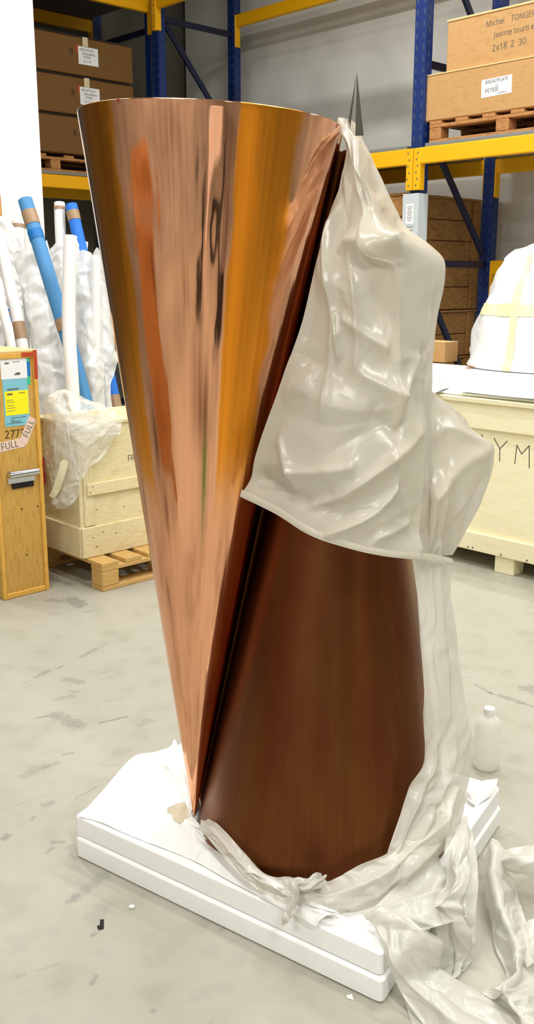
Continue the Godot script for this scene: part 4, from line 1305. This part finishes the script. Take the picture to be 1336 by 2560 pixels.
# ---------------------------------------------------------------- racks and what stands on them
func build_racks() -> void:
	var PR := Vector3(1.07, 0, -7.29)
	var r := thing("pallet_rack", "blue and yellow pallet rack along the rear right wall, carrying boxed pallets", "rack", PR, RIGHT_TURN)
	rack_frame(r, 0.0, 5.0, [0.25, 1.615, 2.98, 4.3], [[-0.12, 2.55, -0.88, 1.70], [-0.88, 0.50, -0.10, 1.55], [-0.12, 3.9, -0.88, 3.05]])
	rack_frame(r, -3.03, 5.0, [0.25, 1.6, 3.80], [[-0.12, 3.76, -0.80, 3.0], [-0.88, 2.2, -0.12, 2.9]])
	rack_frame(r, 3.03, 5.0, [0.25, 1.6, 3.8], [])
	for bay in [[-2.98, -0.05], [0.05, 2.98]]:
		for y in [2.30, 3.86]:
			beam(r, bay[0], bay[1], y, 0.005)
			beam(r, bay[0], bay[1], y, -0.955)
	beam(r, 0.05, 2.98, 1.535, -0.955)
	for x in [-1.515, 1.515]:
		box("shelf_board", Vector3(x, 2.423, -0.475), Vector3(2.86, 0.026, 0.98), M.steel, r)
	# post protector with printed notice
	var sg := thing("post_protector", "pale grey plastic guard with a printed notice, clipped round the rack's front upright", "post guard", PR + Vector3(0, 1.10, 0), RIGHT_TURN)
	var st := mb()
	bx(st, Vector3(-0.005, 0.5, 0.045), Vector3(0.135, 1.0, 0.008), 0.003)
	bx(st, Vector3(-0.071, 0.5, 0.005), Vector3(0.006, 1.0, 0.085), 0.002)
	bx(st, Vector3(0.066, 0.5, -0.01), Vector3(0.006, 1.0, 0.115), 0.002)
	obj("guard_shell", done(st), plain(Color(0.80, 0.83, 0.85), 0.5), sg)
	box("notice", Vector3(-0.005, 0.86, 0.0495), Vector3(0.07, 0.14, 0.001), M.paper, sg, 0.0002)
	var pr := mb()
	for k in 9: bx(pr, Vector3(-0.005, 0.91 - k * 0.012, 0.0503), Vector3(0.05 - 0.01 * (k % 3), 0.003, 0.0006), 0.0001)
	for k in 18: bx(pr, Vector3(-0.01, 0.77 - k * 0.024, 0.0493), Vector3(0.09 - 0.012 * (k % 4), 0.004, 0.0006), 0.0001)
	obj("printed_lines", done(pr), M.ink_pale, sg)

	# pallet and boxes on the right shelf
	var sh := PR + Vector3(0, 2.4365, 0)
	var pal := thing("pallet", "weathered wooden pallet on the upper right rack shelf under two boxes", "pallet", sh + D1 * 0.09 - D2 * -0.02, RIGHT_TURN, "wooden pallets")
	make_pallet(pal, 1.2, 0.85, M.pallet_old)
	var b := thing("flat_box", "broad tan box with a handwritten white label on the upper right pallet", "box", sh + D1 * 0.025 + D2 * 0.03 + Vector3(0, 0.1455, 0), RIGHT_TURN)
	box("box_body", Vector3(0.62, 0.152, -0.42), Vector3(1.24, 0.300, 0.84), M.card, b, 0.008)
	box("box_lid", Vector3(0.62, 0.306, -0.42), Vector3(1.245, 0.010, 0.845), M.card_edge, b, 0.003)
	box("label", Vector3(0.60, 0.162, 0.0006), Vector3(0.235, 0.112, 0.001), M.paper, b, 0.0002, Basis(Vector3.BACK, 0.03))
	lettering("BREASTPLATE", 0.022, Vector3(0.60, 0.198, 0.0013), M.ink, b, 0.03)
	lettering("of", 0.014, Vector3(0.60, 0.168, 0.0013), M.ink, b, 0.03)
	lettering("PETRIE", 0.026, Vector3(0.565, 0.143, 0.0013), M.ink, b, 0.03)
	lettering("Cranford", 0.013, Vector3(0.645, 0.120, 0.0013), M.ink, b, 0.03)
	var b2 := thing("deep_box", "taller cardboard box with three lines of handwriting, stacked on the labelled tan box", "box", b.position + D1 * 0.16 + D2 * 0.03 + Vector3(0, 0.312, 0), RIGHT_TURN)
	box("box_body", Vector3(0.60, 0.160, -0.38), Vector3(1.20, 0.318, 0.76), M.card, b2, 0.006)
	box("box_lid", Vector3(0.60, 0.326, -0.38), Vector3(1.21, 0.014, 0.77), M.card_edge, b2, 0.003)
	lettering("Michel    TONGEREN", 0.036, Vector3(0.53, 0.255, 0.0006), M.ink_pale, b2, 0.02)
	lettering("Jeanne tourti en avoir", 0.034, Vector3(0.60, 0.180, 0.0006), M.ink_pale, b2, 0.02)
	lettering("2x18  2  30", 0.040, Vector3(0.50, 0.100, 0.0006), M.ink_pale, b2, 0.03)

	# crates stacked on the floor under the middle bay
	var S := PR - D1 * 0.25 + D2 * 0.20
	var tiers := [["large brown plank crate at the bottom of the stack inside the rack bay", 0.0, 0.62, 3, 0.0], ["flat brown crate second from the bottom in the rack bay stack", 0.64, 0.22, 2, 0.03], ["shallow brown crate third from the bottom in the rack bay stack", 0.88, 0.36, 2, 0.01], ["low plank crate just under the topmost one in the rack bay stack", 1.26, 0.36, 2, 0.0], ["tall brown lidded crate, topmost of the stack in the rack bay", 1.64, 0.48, 3, 0.0]]
	for q in tiers:
		var t := thing("stacked_crate", q[0], "crate", S + Vector3(0, q[1], 0) - D1 * q[4], RIGHT_TURN, "")
		var n: int = q[3]
		var hh: float = q[2] / n
		for k in n:
			box("side_plank", Vector3(-0.010, hh * (k + 0.5), -0.50), Vector3(0.020, hh - 0.006, 1.0), M.brown, t)
			box("front_plank", Vector3(-0.62, hh * (k + 0.5), -0.010), Vector3(1.2, hh - 0.006, 0.020), M.brown_pale, t)  # paler tint on the front face: its light put into the colour
		for z in [-0.07, -0.92]:
			box("corner_batten", Vector3(0.008, q[2] / 2, z), Vector3(0.016, q[2] - 0.01, 0.09), M.brown, t)
		box("lid", Vector3(-0.60, q[2] + 0.006, -0.49), Vector3(1.24, 0.018, 1.02), M.brown, t)
		box("crate_core", Vector3(-0.62, q[2] / 2, -0.50), Vector3(1.18, q[2] - 0.012, 0.96), M.brown, t)

	# left rack
	var OL := Vector3(-1.039, 0, -9.643)
	var l := thing("pallet_rack", "blue and yellow pallet rack in the dark left corner, carrying three stacked brown boxes", "rack", OL, LEFT_TURN)
	rack_frame(l, 0.0, 5.0, [0.25, 1.6, 3.74], [[-0.12, 2.2, -0.88, 3.0]])
	rack_frame(l, -3.0, 5.0, [0.25, 1.6, 3.74], [])
	for y in [2.28, 3.86]:
		beam(l, -2.95, -0.05, y, 0.005)
		beam(l, -2.95, -0.05, y, -0.955)
	for y in [2.407, 3.985]:
		box("shelf_board", Vector3(-1.5, y, -0.475), Vector3(2.86, 0.026, 0.98), M.steel if y < 3 else M.wall_dark, l)
	var lp := thing("pallet", "dim wooden pallet under the three brown boxes on the left rack shelf", "pallet", OL - D2 * 1.85 + Vector3(0, 2.4205, 0) + D1 * -0.02, LEFT_TURN, "wooden pallets")
	make_pallet(lp, 1.5, 0.9, M.pallet_old)
	var says := ["lowest of three brown boxes stacked on the left rack shelf", "middle brown box with a white handwritten label on the left rack shelf", "topmost brown box with a white label, just under the upper left shelf"]
	for k in 3:
		var q := thing("brown_box", says[k], "box", OL - D2 * 1.95 + D1 * 0.01 + Vector3(0, 2.566 + k * 0.329, 0), LEFT_TURN, "")
		box("box_body", Vector3(0.845, 0.164, -0.42), Vector3(1.69, 0.308, 0.84), M.card_brown, q, 0.008)
		box("seam", Vector3(0.86, 0.325, -0.003), Vector3(1.55, 0.010, 0.006), M.ink, q, 0.001)
		if k > 0:
			box("label", Vector3(1.212, 0.175, 0.0008), Vector3(0.205, 0.145, 0.001), M.paper, q, 0.0002)
			box("label_tape", Vector3(1.185, 0.285, 0.0008), Vector3(0.055, 0.08, 0.001), plain(Color(0.85, 0.80, 0.66), 0.4), q, 0.0002)
			box("red_mark", Vector3(1.098, 0.225, 0.0008), Vector3(0.022, 0.06, 0.001), M.red_paint, q, 0.0002)
			lettering("BREASTPLATE", 0.018, Vector3(1.20, 0.222, 0.0016), M.ink, q)
			lettering("Shoulders", 0.022, Vector3(1.215, 0.192, 0.0016), M.ink, q)
			lettering("PETRIE", 0.018, Vector3(1.20, 0.163, 0.0016), M.ink, q)
			lettering("no 2-14", 0.018, Vector3(1.195, 0.130, 0.0016), M.ink, q)
		lettering("B", 0.05, Vector3(1.04, 0.19, 0.0006), M.ink, q)
		lettering("FRAG", 0.035, Vector3(1.36, 0.165, 0.0006), M.ink_pale, q)


# ---------------------------------------------------------------- small things
func build_small() -> void:
	var b := thing("plastic_bottle", "translucent white plastic bottle with a white cap on the floor behind the foam", "bottle", v(.694,0,-2.769))
	var st := mb()
	lathe(st, [Vector2(0, 0.001), Vector2(0.036, 0.001), Vector2(0.041, 0.006), Vector2(0.0415, 0.03), Vector2(0.0415, 0.135), Vector2(0.040, 0.150), Vector2(0.034, 0.164), Vector2(0.022, 0.174), Vector2(0.016, 0.178), Vector2(0.015, 0.190), Vector2(0.0, 0.190)], 40)
	obj("bottle_body", done(st), M.bottle, b)
	var cs := mb()
	lathe(cs, [Vector2(0, 0.183), Vector2(0.0175, 0.183), Vector2(0.018, 0.186), Vector2(0.0178, 0.200), Vector2(0.016, 0.203), Vector2(0, 0.2035)], 28)
	obj("cap", done(cs), M.cap, b)
	var ws := mb()
	lathe(ws, [Vector2(0, 0.004), Vector2(0.034, 0.004), Vector2(0.039, 0.009), Vector2(0.039, 0.128), Vector2(0, 0.128)], 32)
	obj("contents", done(ws), film(Color(0.99, 0.99, 0.97), 0.4, 1.0, 0.3), b)
	var chip := mb()
	bx(chip, Vector3(0, 0.002, 0), Vector3(0.009, 0.003, 0.034), 0.001, Basis(Vector3.UP, 0.15))
	bx(chip, Vector3(-0.002, 0.003, 0.012), Vector3(0.012, 0.002, 0.014), 0.001, Basis(Vector3.UP, 0.5))
	var c := obj("black_chip", done(chip), M.dark)
	c.position = v(-.395,0,-2.002)
	tag(c, "small black scrap lying on the floor in front of the foam", "scrap")
	var cr2 := mb()
	bx(cr2, Vector3(0, 0.004, 0), Vector3(0.014, 0.008, 0.009), 0.0035)
	var f := obj("foam_crumb", done(cr2), M.foam)
	f.position = v(-.332,0,-2.065)
	tag(f, "tiny white foam crumb on the floor left of the slab's front edge", "crumb")
	var fl := obj("foam_flake", sheet([[v(.17,.006,-1.762), v(.182,.01,-1.762)], [v(.173,.002,-1.758), v(.186,.003,-1.752)]], 6, 6, 0.002, 20.0, 97), M.tissue)
	tag(fl, "tiny white plastic flake on the floor along the foam's lower edge", "flake")


func build_behind() -> void:
	# added out of frame, only to give the polished copper its reflections
	var spots := [[Vector3(2.3, 0, 0.9), 1.4, 1.2, "pale plywood crate added to the right of the camera to give the copper a reflection", M.ply], [Vector3(-2.7, 0, -0.8), 1.0, 1.3, "brown crate added to the left of the camera to give the copper a reflection", M.brown]]
	var cab := [[Vector3(0.85, 0, 1.4), 0.22, 1.1, "narrow dark cabinet added behind the camera at right to darken the copper reflection"], [Vector3(-0.62, 0, 2.0), 0.22, 0.95, "low dark cabinet added behind the camera at left to darken the copper reflection"]]
	for k in cab:
		var t := thing("added_cabinet", k[3], "cabinet", k[0], 0.3)
		box("cabinet_body", Vector3(0, k[2] / 2, 0), Vector3(k[1], k[2], 0.4), M.wall_dark, t, 0.01)
		for q in [0.3, 0.7]:
			box("door", Vector3(0, k[2] * q, -0.206), Vector3(k[1] - 0.03, k[2] * 0.38, 0.014), M.dark, t)
	var bulk := thing("added_load", "white film wrapped pallet load added behind the camera to brighten the copper reflection", "wrapped object", Vector3(0.35, 0, 3.0), 0.3)
	box("wrapped_body", Vector3(0, 0.62, 0), Vector3(0.55, 1.24, 0.7), M.white_wrap, bulk, 0.04)
	box("base_board", Vector3(0, 0.01, 0), Vector3(0.6, 0.02, 0.75), M.pallet, bulk)
	for s in spots:
		var t := thing("added_crate", s[3], "crate", s[0], RIGHT_TURN)
		box("crate_panel", Vector3(0, s[2] / 2, 0), Vector3(s[1], s[2], 0.8), s[4], t)
		for k in 3:
			box("batten", Vector3((k - 1) * (s[1] / 2 - 0.05), s[2] / 2, 0.412), Vector3(0.09, s[2], 0.022), s[4], t)
			box("batten", Vector3((k - 1) * (s[1] / 2 - 0.05), s[2] / 2, -0.412), Vector3(0.09, s[2], 0.022), s[4], t)
